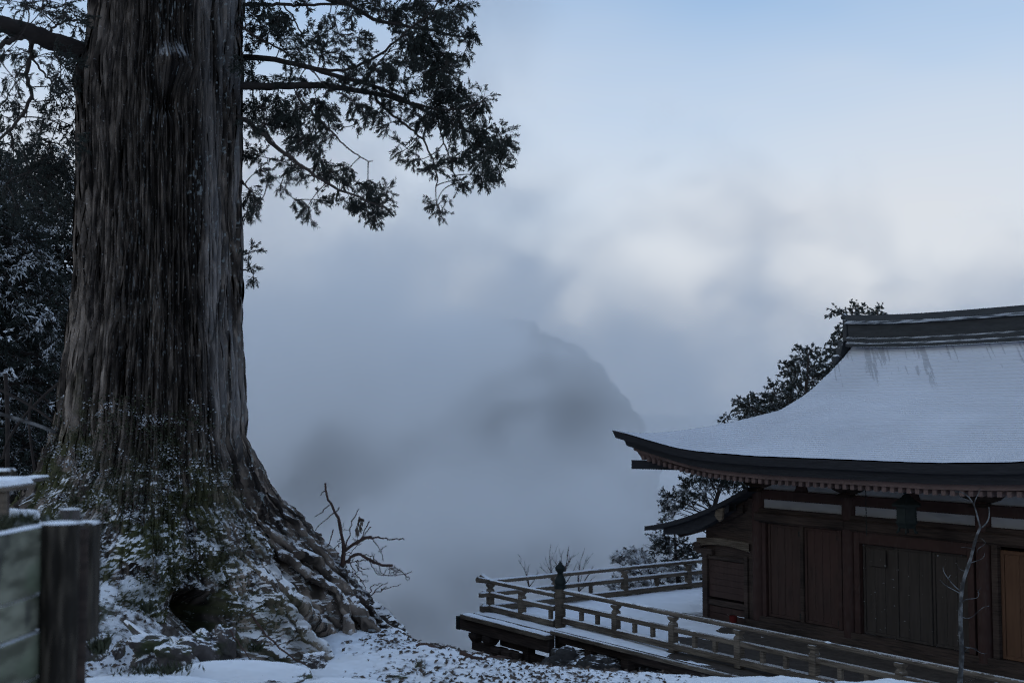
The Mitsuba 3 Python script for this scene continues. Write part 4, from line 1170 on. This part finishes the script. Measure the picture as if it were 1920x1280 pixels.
PINE = """390 300 30,430 350 60,380 430 50,400 500 60,480 330 50,560 300 60,620 250 60,640 180 60,700 120 80,800 150 80,900 100 80,1050 120 100,1200 150 80,750 300 80,650 400 60,560 450 60,480 440 60,450 520 50,370 580 40,850 250 80,1000 200 80,850 60 60,960 40 60,1150 60 80,1300 100 80,1120 220 70,1250 230 70"""
pick(items(PINE), 6.4, 1190, 880, 31, .8, .11, 2.6, 84, .15, [(1390, 860), (1345, 930), (1330, 1010), (1320, 1080)], .15, 'pine_tree', 'snow flecked conifer behind the wing under the roof corner', 'needles_snowy')
PINE2 = """230 800 30,300 780 40,250 860 50,350 850 60,330 930 70,250 960 50,420 900 80,520 850 60,420 1000 60,560 950 80,640 900 60,680 980 60,760 960 50,600 1030 50,500 1010 50,720 1060 60,620 1080 60,420 1090 60,780 1040 50"""
pick(items(PINE2), 6.4, 1190, 880, 30.2, .5, .095, 2.3, 85, .15, [(1265, 1000), (1268, 1050), (1275, 1110)], .15, 'pine_tree', 'low snow flecked conifer between the wing and the far balustrade', 'needles_snowy', trunk_r_=.08)


def conifer(name, label, x, y, h, rad, seed, m, size=.16, z_lo=.12, dens=1.0, whorls=26):
    rg = np.random.default_rng(seed)
    z0 = gz_at(x, y) - .2
    k = thing(name, label, 'tree', 'snowy conifers on the slope left of the giant cedar')
    part(k, 'trunk', tube(np.array([[x, y, z0], [x + .05, y, z0 + h * .5], [x, y, z0 + h]]), [.02 * h, .014 * h, .02], 12), 'branch_bark', smooth=True)
    sh, tw, br = [], [], []
    for wi in range(whorls):
        t = z_lo + (1 - z_lo) * (wi + rg.random()) / whorls
        nb = 5
        a0 = rg.random() * 6.3
        for b in range(nb):
            a = a0 + b * 2 * math.pi / nb + rg.normal() * .25
            L = rad * (1 - t) ** .75 * (.7 + .5 * rg.random()) + .25
            d = np.array([math.cos(a), math.sin(a), 0])
            s = np.array([x, y, z0 + h * t])
            cpts = np.stack([s, s + d * L * .5 + [0, 0, .02 * L], s + d * L - [0, 0, .30 * L]])
            br.append(tube(curve(cpts, 7), np.linspace(.02 + .01 * L, .008, 7), 4, False))
            cc = curve(cpts, 5)
            for q_ in cc[1:]:
                R = .16 * L + .18
                s_, t_ = tufts(rg, q_ + rg.normal(size=3) * .06, R, s, size, dens * .42, .7, 8, .125)
                sh.append(s_); tw += t_[::3]
    part(k, 'branches', cat(br + tw), 'branch_bark', kind='stuff')
    part(k, 'foliage', cat(sh), m, kind='stuff')
    return k


for i, (x, y, h, rd, zl, lab) in enumerate(((-8.6, 18.5, 5.7, 2.3, .08, 'snow laden conifer nearest behind the giant cedar at the left edge'), (-9.4, 23.5, 6.5, 2.6, .06, 'snowy conifer standing second behind the cedar at the left edge'),
                                            (-12.4, 28, 7.2, 3.0, .05, 'tall dark conifer third in line on the left slope'), (-11.4, 32, 8.4, 3.0, .05, 'tallest far conifer glimpsed left of the cedar trunk'))):
    conifer('conifer', lab, x, y, h, rd, 90 + i, 'needles_snowy', (.12, .15, .19, .19)[i], zl)

# thin bare stems in the undergrowth at the left edge
sb = thing('bare_shrub', 'thin bare stems leaning in the undergrowth left of the cedar', 'shrub')
for pts, Yd, r, m in (([(-20, 768), (0, 775), (50, 790), (105, 811)], 9.0, 3.4, 'pale_bark'), ([(-20, 722), (30, 745), (80, 775), (100, 790)], 9.6, 2.6, 'branch_bark'), ([(125, 708), (95, 730), (62, 762), (30, 800), (5, 860)], 10.5, 2.6, 'branch_bark'),
                      ([(60, 745), (55, 800), (62, 860), (66, 905)], 10.5, 2.4, 'branch_bark'), ([(10, 700), (14, 800), (12, 900)], 10.8, 4, 'branch_bark')):
    part(sb, 'stem', tube(curve([at(x, y, Yd) for x, y in pts], 10), r * Yd / F, 7), m, smooth=True)

# broad-leaved bush and bare shrubs behind the far balustrade
BUSH = """1010 240 30,1040 210 40,1130 175 45,1200 180 45,1280 175 45,1080 250 60,1180 250 60,1280 240 60,1380 270 60,1100 350 60,1200 370 60,1300 380 60,1400 360 60,1100 480 60,1000 500 50,1200 470 60,1300 460 60,1450 450 60,1550 320 60,1650 320 60,1750 310 60,1820 400 60,1700 400 60,1550 410 60,1480 320 50,1620 470 60,1760 470 60,1010 430 40,960 470 36"""
rng = np.random.default_rng(95)
bk = thing('evergreen_bush', 'broad-leaved evergreen bush flecked with snow behind the far balustrade', 'bush')
lv = []
for (x, y, r) in items(BUSH):
    c = at(950 + x / 5.05, 1000 + y / 5.05, 30.5 + rng.normal() * .4); R = r / 5.05 * 30.5 / F
    nros = max(4, int(16 * (R / .16) ** 2))
    for p in c + rand_ball(rng, nros) * R * [1.1, 1.2, 1]:
        n = 9
        a = rng.random() * 6 + np.arange(n) * 2 * math.pi / n
        d = np.stack([np.cos(a), np.sin(a), rng.uniform(-.9, 1.0, n)], 1)
        lv.append(leaves(np.repeat(p[None], n, 0), d, np.tile([0, 0, 1.0], (n, 1)) + rng.normal(size=(n, 3)) * .3, .11 + .03 * rng.random(n), .024))
part(bk, 'foliage', cat(lv), 'bush_leaf', kind='stuff')
foot = at(1230, 1110, 30.6)
for (x, y, r) in items(BUSH)[::2]:
    c = at(950 + x / 5.05, 1000 + y / 5.05, 30.5)
    part(bk, 'stem', tube(curve([[foot[0] + (c[0] - foot[0]) * .35, foot[1], foot[2] - 1.5], (foot + c) / 2, c], 7), np.linspace(.025, .01, 7), 5), 'twig_bark')


def bare(name, label, base, tips, Y, r, seed, m='twig_bark', sub=5, droop=0.0):
    rg = np.random.default_rng(seed)
    k = thing(name, label, 'shrub')
    b = at(*base, Y)
    for (x, y) in tips:
        t = at(x, y, Y + rg.normal() * .25)
        c = curve([b, b + (t - b) * .5 + rg.normal(size=3) * .05 * np.linalg.norm(t - b), t], 12)
        ms = [tube(c, np.linspace(r, r * .3, 12), 5)]
        for s in range(sub):
            i = rg.integers(3, 11); L = np.linalg.norm(t - b) * (.16 + .22 * rg.random())
            d = unit(unit(c[i] - c[i - 1]) + rg.normal(size=3) * .45 * [1, .6, .7])
            ms.append(tube(curve([c[i], c[i] + d * L * .5 + rg.normal(size=3) * .02, c[i] + d * L + [0, 0, .1 * L]], 6), np.linspace(r * .5, r * .2, 6), 4))
        part(k, 'branch', cat(ms), m)
    return k


bare('bare_shrub', 'leafless shrub spreading behind the finial post', (1050, 1110), [(1033, 1020), (1048, 1030), (1066, 1026), (1076, 1040), (1022, 1045), (1012, 1062), (1082, 1055), (1070, 1050), (1040, 1050)], 29.5, .014, 101)
bare('bare_shrub', 'small leafless shrub behind the outer corner of the veranda', (992, 1100), [(973, 1052), (983, 1062), (990, 1070), (1010, 1072)], 29.0, .012, 102, sub=3)
bare('bare_shrub', 'sparse leafless shrub right of the finial post', (1085, 1110), [(1094, 1034), (1102, 1040), (1112, 1060), (1118, 1078), (1088, 1056)], 29.6, .012, 103, sub=3)
bare('bare_shrub', 'wispy twigs left of the low conifer', (1290, 1060), [(1205, 1020), (1215, 1026), (1235, 1018)], 31.5, .012, 104, sub=4)

# twiggy sapling behind the big root
k = thing('twiggy_sapling', 'broken twiggy sapling with dead leaves behind the right root of the cedar', 'sapling')
SY = 9.75


def stick(pts, r0, r1, Yd=SY, m='twig_bark', n=12, sides=6):
    c = curve([at(580 + x / 5.332, 890 + y / 5.332, Yd) for x, y in pts], n)
    rg = np.random.default_rng(int(pts[0][0] * 7 + pts[-1][1]))
    c[1:-1] += rg.normal(size=(n - 2, 3)) * [.006, .01, .006]
    return tube(c, np.linspace(r0, r1, n) * (1 + .35 * rg.random(n)), sides)


part(k, 'stem', stick([(330, 900), (345, 800), (355, 730), (330, 620), (295, 480), (240, 350), (190, 240), (160, 80)], .014, .007), 'twig_bark', smooth=True)
part(k, 'stem', stick([(330, 880), (360, 760), (470, 680), (560, 630), (618, 622)], .013, .012), 'twig_bark', smooth=True)
part(k, 'stem', stick([(618, 632), (700, 636), (820, 638), (950, 648)], .006, .004), 'twig_bark', smooth=True)
part(k, 'stem', stick([(340, 880), (400, 840), (478, 788), (560, 830), (680, 880), (760, 905), (830, 905)], .012, .010), 'twig_bark', smooth=True)
part(k, 'stem', stick([(360, 730), (400, 600), (450, 430), (500, 340)], .005, .003), 'twig_bark', smooth=True)
for pts in ([(200, 300), (120, 370), (50, 420)], [(300, 320), (220, 400), (120, 480), (60, 570)], [(160, 150), (110, 205)], [(600, 460), (560, 540), (520, 620), (440, 740), (400, 800)], [(620, 520), (560, 590), (500, 690)], [(630, 640), (700, 740), (740, 860)],
            [(690, 770), (770, 710)], [(660, 845), (700, 900), (755, 1000), (830, 995), (920, 985), (1025, 965)], [(600, 860), (640, 930), (690, 990), (755, 1000)], [(830, 930), (920, 970), (985, 1055)], [(850, 990), (900, 940)], [(960, 985), (1000, 1050)], [(520, 790), (630, 812)],
            [(380, 880), (470, 862), (580, 855)], [(400, 850), (440, 960), (520, 1060), (560, 1150)], [(480, 930), (580, 1030)], [(460, 900), (480, 960), (440, 1000)], [(240, 545), (220, 640), (190, 720)], [(250, 740), (300, 690), (360, 680)], [(330, 620), (280, 670)],
            [(590, 1220), (700, 1170), (820, 1130), (915, 1090)], [(640, 1190), (700, 1120), (780, 1070)], [(600, 1180), (640, 1110), (720, 1080)], [(720, 1160), (760, 1110)], [(470, 870), (560, 940), (620, 935)]):
    part(k, 'twig', stick(pts, .0042, .0025, SY + .1, sides=5, n=9), 'twig_bark')
rg = np.random.default_rng(112)
for b0 in ([(345, 800), (355, 700)], [(470, 690), (560, 640)], [(560, 830), (680, 880)], [(760, 905), (900, 985)], [(360, 880), (470, 862)], [(420, 960), (520, 1080)], [(300, 500), (330, 620)], [(700, 990), (840, 990)]):
    for j in range(5):
        t = rg.random(); x0, y0 = b0[0][0] + (b0[1][0] - b0[0][0]) * t, b0[0][1] + (b0[1][1] - b0[0][1]) * t
        an = rg.uniform(-2.6, .6); L = rg.uniform(30, 110)
        part(k, 'twig', stick([(x0, y0), (x0 + math.cos(an) * L * .5, y0 + math.sin(an) * L * .5 + 6), (x0 + math.cos(an) * L, y0 + math.sin(an) * L)], .0032, .0016, SY + rg.normal() * .05, sides=4, n=6), 'twig_bark')
rng = np.random.default_rng(111)
lp = np.array([at(580 + (455 + 45 * a + 30 * b) / 5.332, 890 + (380 + 190 * (1 - a) + 40 * b) / 5.332, SY) for a, b in rng.random((34, 2))])
part(k, 'dead_leaves', leaves(lp, n3(rng.normal(size=34) * .3 + .2, rng.normal(size=34) * .4, np.full(34, -1.0)), rng.normal(size=(34, 3)) + [0, -1, .4], .05, .010), 'litter', kind='stuff')

# slender pale tree in front of the hall
k = thing('slender_tree', 'slender pale leafless tree standing in front of the hall', 'tree')
SYD = 14.5
tp = [at(1826, 1420, SYD), at(1798, 1320, SYD), at(1800, 1280, SYD), at(1803, 1230, SYD), at(1801, 1164, SYD), at(1803, 1109, SYD), at(1806, 1090, SYD), at(1819, 1050, SYD), at(1828, 1015, SYD), at(1838, 988, SYD)]
tp[0][2] = gz_at(tp[0][0], tp[0][1]) - .2
tc = curve(tp, 40)
part(k, 'trunk', tube(tc, np.interp(np.linspace(0, 1, 40), [0, .4, 1], [.05, .034, .016]) * (1 + .10 * np.sin(np.arange(40) * 2.1)), 10), 'pale_bark', smooth=True)
for pts, r in (([(1838, 988), (1832, 965), (1824, 942), (1815, 930), (1804, 923), (1790, 921)], .012), ([(1838, 990), (1846, 984), (1852, 976), (1855, 962), (1854, 950)], .011), ([(1827, 948), (1832, 930), (1836, 922), (1838, 915)], .007), ([(1826, 945), (1812, 936), (1800, 930), (1796, 924)], .006),
               ([(1803, 1108), (1786, 1094), (1778, 1084), (1770, 1072), (1768, 1062)], .008), ([(1800, 1112), (1782, 1102), (1772, 1096), (1762, 1086)], .006), ([(1778, 1084), (1782, 1077)], .006), ([(1805, 1128), (1822, 1122), (1834, 1118), (1834, 1106), (1830, 1103)], .006), ([(1833, 1110), (1840, 1100)], .004),
               ([(1803, 1156), (1822, 1156), (1836, 1144), (1855, 1135)], .006), ([(1808, 1212), (1822, 1214), (1832, 1216)], .006), ([(1806, 1226), (1822, 1214), (1835, 1221), (1852, 1224)], .006), ([(1822, 1028), (1814, 1026), (1803, 1026)], .005), ([(1820, 1055), (1834, 1050), (1844, 1044), (1846, 1036)], .005),
               ([(1832, 1035), (1840, 1024), (1846, 1020), (1838, 1008)], .005), ([(1810, 1070), (1800, 1066), (1794, 1056)], .004)):
    part(k, 'branch', tube(curve([at(x, y, SYD) for x, y in pts], 10), np.linspace(r, r * .5, 10), 6), 'pale_bark', smooth=True)

# ------------------------------------------------------------------ foreground
# retaining fence at the left edge
fe = thing('retaining_fence', 'mossy board retaining fence with a dark log post at the left edge', 'fence')
FY = 3.6
pc = at(114, 980, FY)


def log_post(c, r, z0, z1, seed):
    zz_ = np.linspace(z0, z1, 30); a = np.linspace(0, 2 * math.pi, 37)[:-1]
    A, Zp = np.meshgrid(a, zz_, indexing='ij')
    r_ = r * (1 + .14 * (fbm(n3(np.cos(A) * 2.2, np.sin(A) * 2.2, Zp * 2), 3, seed) - .5) - .10 * ss(.75, .95, 1 - np.abs(2 * fbm(n3(np.cos(A) * 5, np.sin(A) * 5, Zp * .7), 2, seed + 1) - 1)))
    P = n3(c[0] + r_ * np.cos(A), c[1] + r_ * np.sin(A), Zp)
    P = np.concatenate([P, P[:1]], 0)
    top_ = P[:, -1]
    Pt = np.stack([top_ * (1 - t) + n3(c[0], c[1], z1 + .006) * t for t in np.linspace(0, 1, 5)], 1)
    return cat([grid_mesh(P), grid_mesh(Pt)])


part(fe, 'post', log_post(pc, .056, -.3, at(114, 981, FY)[2], 121), 'post_wood', smooth=40)
p2 = at(163, 980, 4.15)
part(fe, 'post', cat([box(p2[0] - .036, p2[0] + .036, p2[1] - .05, p2[1] + .05, at(150, 1186, 4.15)[2] - .02, at(160, 977, 4.15)[2], .008)]), 'post_wood', label='dark square post behind the log post')
p3 = at(150, 1120, 3.95)
part(fe, 'post', log_post(p3, .024, -.3, at(150, 990, 3.95)[2], 123), 'beam_wood', smooth=40)
pe = at(88, 985, FY); pw = at(-60, 1030, 3.15)
dirb = unit((pw - pe) * [1, 1, 0]); nb_ = np.array([-dirb[1], dirb[0], 0])
if nb_[1] > 0: nb_ = -nb_
Lb = .9
k2 = 0
for (ya, yb) in ((982, 1108), (1110, 1176), (1178, 1262), (1264, 1400)):
    za, zb = at(88, ya, FY)[2], at(88, yb, FY)[2]
    q8 = []
    for s in (0, Lb):
        for nn in (.0, -.035):
            for z in (za - .004, zb + .002):
                q8.append(pe * [1, 1, 0] + dirb * s + nb_ * (nn - .006 * (k2 % 2)) + [0, 0, z])
    part(fe, 'board', hull(q8), 'mossy_board'); k2 += 1
za = at(88, 982, FY)[2]
st = np.linspace(-.02, Lb, 60)
ca = np.linspace(0, math.pi, 6)
hs = .002 + .004 * fbm(n3(st * 14, 3), 3, 5)
Pq = np.stack([pe * [1, 1, 0] + dirb * s + [0, 0, za - .004] - nb_ * .018 + nb_ * (math.cos(a) * .021) + np.array([0, 0, math.sin(a)]) * h for s, h in zip(st, hs) for a in ca]).reshape(60, 6, 3)
part(fe, 'snow', grid_mesh(Pq), 'snow', smooth=True)
aa = np.linspace(0, 2 * math.pi, 33); rr_ = np.linspace(0, 1, 7)
A_, R_ = np.meshgrid(aa, rr_, indexing='ij')
zt = at(114, 981, FY)[2]
part(fe, 'snow', grid_mesh(n3(pc[0] + .058 * R_ * np.cos(A_), pc[1] + .058 * R_ * np.sin(A_), zt + .002 + .004 * (1 - R_ ** 3) * (.6 + .8 * fbm(n3(np.cos(A_) * R_ * 2, np.sin(A_) * R_ * 2), 3, 8)))), 'snow', smooth=True)
# snowy bank held by the fence
by_, bx_ = np.meshgrid(np.linspace(3.2, 6.2, 110), np.linspace(0, 1, 110), indexing='ij')
bxe = -1.40 - .36 * (by_ - 3.6) + .05 * (fbm(n3(by_ * 3, 2), 3, 19) - .5)   # its right brink
bx_ = bxe - (bx_ ** 1.6) * 1.7
bank_edge = ss(-.002, .10, bxe - bx_) * ss(5.7, 5.1, by_)
bz_ = -.3 + bank_edge * (.3 + at(60, 975, 4.6)[2] - .02 * (by_ - 4.6) + (fbm(n3(bx_ * 3, by_ * 3), 4, 9) - .5) * .07)
line = (n3(bx_, by_) - pe) @ nb_                        # in front of the boards nothing is heaped
bz_ = np.where(line > -.045, -.35, bz_)
solid('snow_bank', grid_mesh(n3(bx_, by_, bz_)), 'snow', 'smooth snow lying on the bank behind the retaining fence', 'snow', smooth=True, kind='stuff')
# wooden steps above
s1 = thing('wooden_step', 'snow topped timber step box at the left edge above the fence', 'step')
a0, a1 = at(-60, 905, 4.9), at(48, 905, 4.9)
part(s1, 'tread', box(a0[0], a1[0] + .004, 4.7, 5.0, at(48, 922, 4.7)[2], at(48, 912, 4.7)[2], .01), 'old_wood')
part(s1, 'riser', box(a0[0], a1[0] - .01, 4.74, 4.78, at(40, 972, 4.7)[2], at(48, 922, 4.7)[2] - .002, .006), 'beam_wood')
part(s1, 'riser', box(a0[0], at(9, 905, 4.7)[0], 4.715, 4.738, at(40, 972, 4.7)[2], at(48, 923, 4.7)[2], .006), 'old_wood')
uu_, vv_ = np.meshgrid(np.linspace(a0[0], a1[0] + .004, 40), np.linspace(4.7, 5.0, 40), indexing='ij')
zt = at(48, 912, 4.7)[2]
part(s1, 'snow', grid_mesh(n3(uu_, vv_, zt - .004 + .028 * ss(0, .03, vv_ - 4.7) * ss(0, .03, a1[0] - uu_) * (.7 + .6 * fbm(n3(uu_ * 6, vv_ * 6), 3, 2)))), 'snow', smooth=True)
p = at(15, 890, 5.2)
solid('timber_stub', box(p[0] - .2, at(15, 890, 5.2)[0], 5.2, 5.3, at(0, 905, 5.2)[2], at(0, 879, 5.2)[2], .01), 'post_wood', 'short timber stub above the step box at the left edge', 'post')
p0_, p1_ = at(14, 897, 5.6), at(47, 899, 5.6)
solid('snowy_plank', box(p0_[0], p1_[0], 5.6, 5.9, at(30, 906, 5.6)[2], at(30, 896, 5.6)[2], .012), 'rock', 'short snow capped plank behind the step box', 'plank')
p = at(131, 960, 4.3)
solid('timber_stub', cat([lathe([(0, p[2] - .1), (.036, p[2] - .1), (.036, p[2] + .012), (0, p[2] + .016)], 16, (p[0], p[1], 0))]), 'rock', 'round snow capped stake top just behind the log post', 'post', smooth=40)


def grass(label, px, py, Y, n, h, w, seed, col='leaf'):
    rg = np.random.default_rng(seed)
    c = at(px, py, Y)
    a = rg.random(n) * 6.3
    d = np.stack([np.cos(a) * .5, np.sin(a) * .5, .6 + .6 * rg.random(n)], 1)
    p = c + np.stack([rg.normal(size=n) * w, rg.normal(size=n) * w * .7, np.zeros(n)], 1)
    solid('grass_tuft', leaves(p, d, rg.normal(size=(n, 3)), h * (.6 + .6 * rg.random(n)), h * .09), col, label, 'grass', kind='stuff')


grass('dark grass tuft poking through the snow behind the fence boards', 38, 990, 4.0, 160, .06, .05, 131)
grass('second grass tuft behind the fence nearest the left edge', 5, 998, 3.8, 120, .055, .04, 132)
grass('green sprig standing in the snow before the hollow', 279, 1150, 8.0, 26, .11, .012, 133)
grass('small fern by the foot of the fence posts', 185, 1226, 6.9, 60, .13, .025, 134)
grass('tuft of moss and grass on the near ground left of the snowy slab', 290, 1262, 7.0, 200, .06, .10, 135)
grass('green shoots by the right end of the root stones', 480, 1222, 7.7, 60, .08, .03, 136)

# stones, slab, roots and twigs on the terrace
for i, (px, py, Y, r, sq, lab) in enumerate((
        (292, 1212, 7.55, .135, (1.25, .8, .75), 'reddish dark stone at the left end of the row before the hollow'), (345, 1214, 7.5, .12, (1.1, .8, .8), 'dark mossy stone second in the row before the hollow'),
        (385, 1208, 7.55, .115, (.9, .8, 1.0), 'mossy stone in the middle of the row before the hollow'), (412, 1200, 7.6, .10, (.8, .7, 1.15), 'pale lichened stone at the right end of the row'),
        (170, 1205, 7.1, .10, (1, .8, .8), 'dark stone beside the foot of the fence'), (225, 1205, 7.4, .055, (.6, .8, 1.1), 'small upright stone left of the stone row'),
        (788, 1236, 8.2, .035, (1, 1, 1.3), 'small dark stone on the snow right of the big root'),
        (742, 1258, 7.9, .05, (1.4, .9, .5), 'flat reddish stone near the lower end of the big root'), (590, 1228, 7.75, .07, (1.2, .9, .6), 'brown stone sunk in the snow below the front root'))):
    solid('stone', boulder(at(px, py, Y) - [0, 0, .035], r, sq, 140 + i, 4, 1.9), 'rock', lab, 'stone', smooth=True)
solid('snowy_slab', boulder(at(450, 1262, 7.25) - [0, 0, .06], .42, (1.05, .75, .30), 160, 5, .35), 'rock', 'broad flat rock under a smooth white sheet of snow', 'rock', smooth=True)
solid('snowy_slab', boulder(at(620, 1290, 7.1) - [0, 0, .05], .34, (1.3, .6, .28), 161, 5, .35), 'rock', 'low snow covered rock right of the broad flat one', 'rock', smooth=True)
solid('snowy_slab', boulder(at(250, 1285, 6.8) - [0, 0, .07], .40, (1.4, .7, .28), 162, 5, .4), 'rock', 'snow covered rock at the lower left beside the fence', 'rock', smooth=True)
c_ = curve([at(236, 1166, 7.9), at(252, 1180, 7.8), at(270, 1195, 7.7), at(300, 1205, 7.6)], 14)
solid('surface_root', tube(c_, np.linspace(.018, .045, 14), 10), 'rock', 'bare root lying on the snow before the stones', 'root', smooth=True)
rng = np.random.default_rng(171)
for pts, Y, r, lab in (([(862, 1222), (880, 1228), (905, 1236)], 8.25, .016, 'fallen branch lying at the brink of the terrace'), ([(868, 1236), (884, 1228), (897, 1222)], 8.2, .008, 'thin twig crossing the fallen branch'),
                       ([(780, 1209), (800, 1207), (820, 1213), (838, 1211)], 8.6, .010, 'dark twig along the crest right of the big root'), ([(232, 1108), (262, 1110), (278, 1103)], 8.4, .007, 'short dark twig on the snow heap'),
                       ([(470, 1150), (500, 1190), (540, 1225), (580, 1250)], 7.6, .008, 'long thin twig slanting down the front root'), ([(430, 1180), (455, 1215), (470, 1240)], 7.55, .006, 'thin twig lying left of the long slanting one'),
                       ([(910, 1231), (935, 1230), (960, 1233)], 8.1, .007, 'small twig on the crest left of the veranda')):
    c = curve([at(x, y, Y) for x, y in pts], 10)
    c[:, 2] = np.maximum(c[:, 2], ground_z(c[:, 0], c[:, 1]) + .01)
    solid('fallen_twig', tube(c + rng.normal(size=c.shape) * .003, np.linspace(r, r * .6, 10), 7), 'twig_bark', lab, 'twig', smooth=True)
# leaf litter sticking out of the snow
n = 11000
x = rng.uniform(-3.2, 2.2, n); y = rng.uniform(6.6, 9.3, n)
kk = fbm(n3(x * 1.3, y * 1.3), 3, 175) > .42 + .25 * rng.random(n)
x, y = x[kk], y[kk]; n = len(x)
gsrf = lambda x, y: ground_z(x, y) + (fbm(n3(x * 1.6, y * 1.6), 4, 2) - .5) * .12 + (fbm(n3(x * 9, y * 9), 3, 4) - .5) * .035 + heap(x, y)
a = rng.random(n) * 6.3
Ls = .018 + .035 * rng.random(n)
solid('leaf_litter', leaves(n3(x, y, gsrf(x, y) + .004), np.stack([np.cos(a), np.sin(a), .35 * rng.normal(size=n)], 1), np.tile([0, 0, 1.0], (n, 1)) + rng.normal(size=(n, 3)) * .5, Ls, Ls * .3), 'litter', 'dead leaves and bits of bark strewn over the snow', 'leaf litter', kind='stuff')
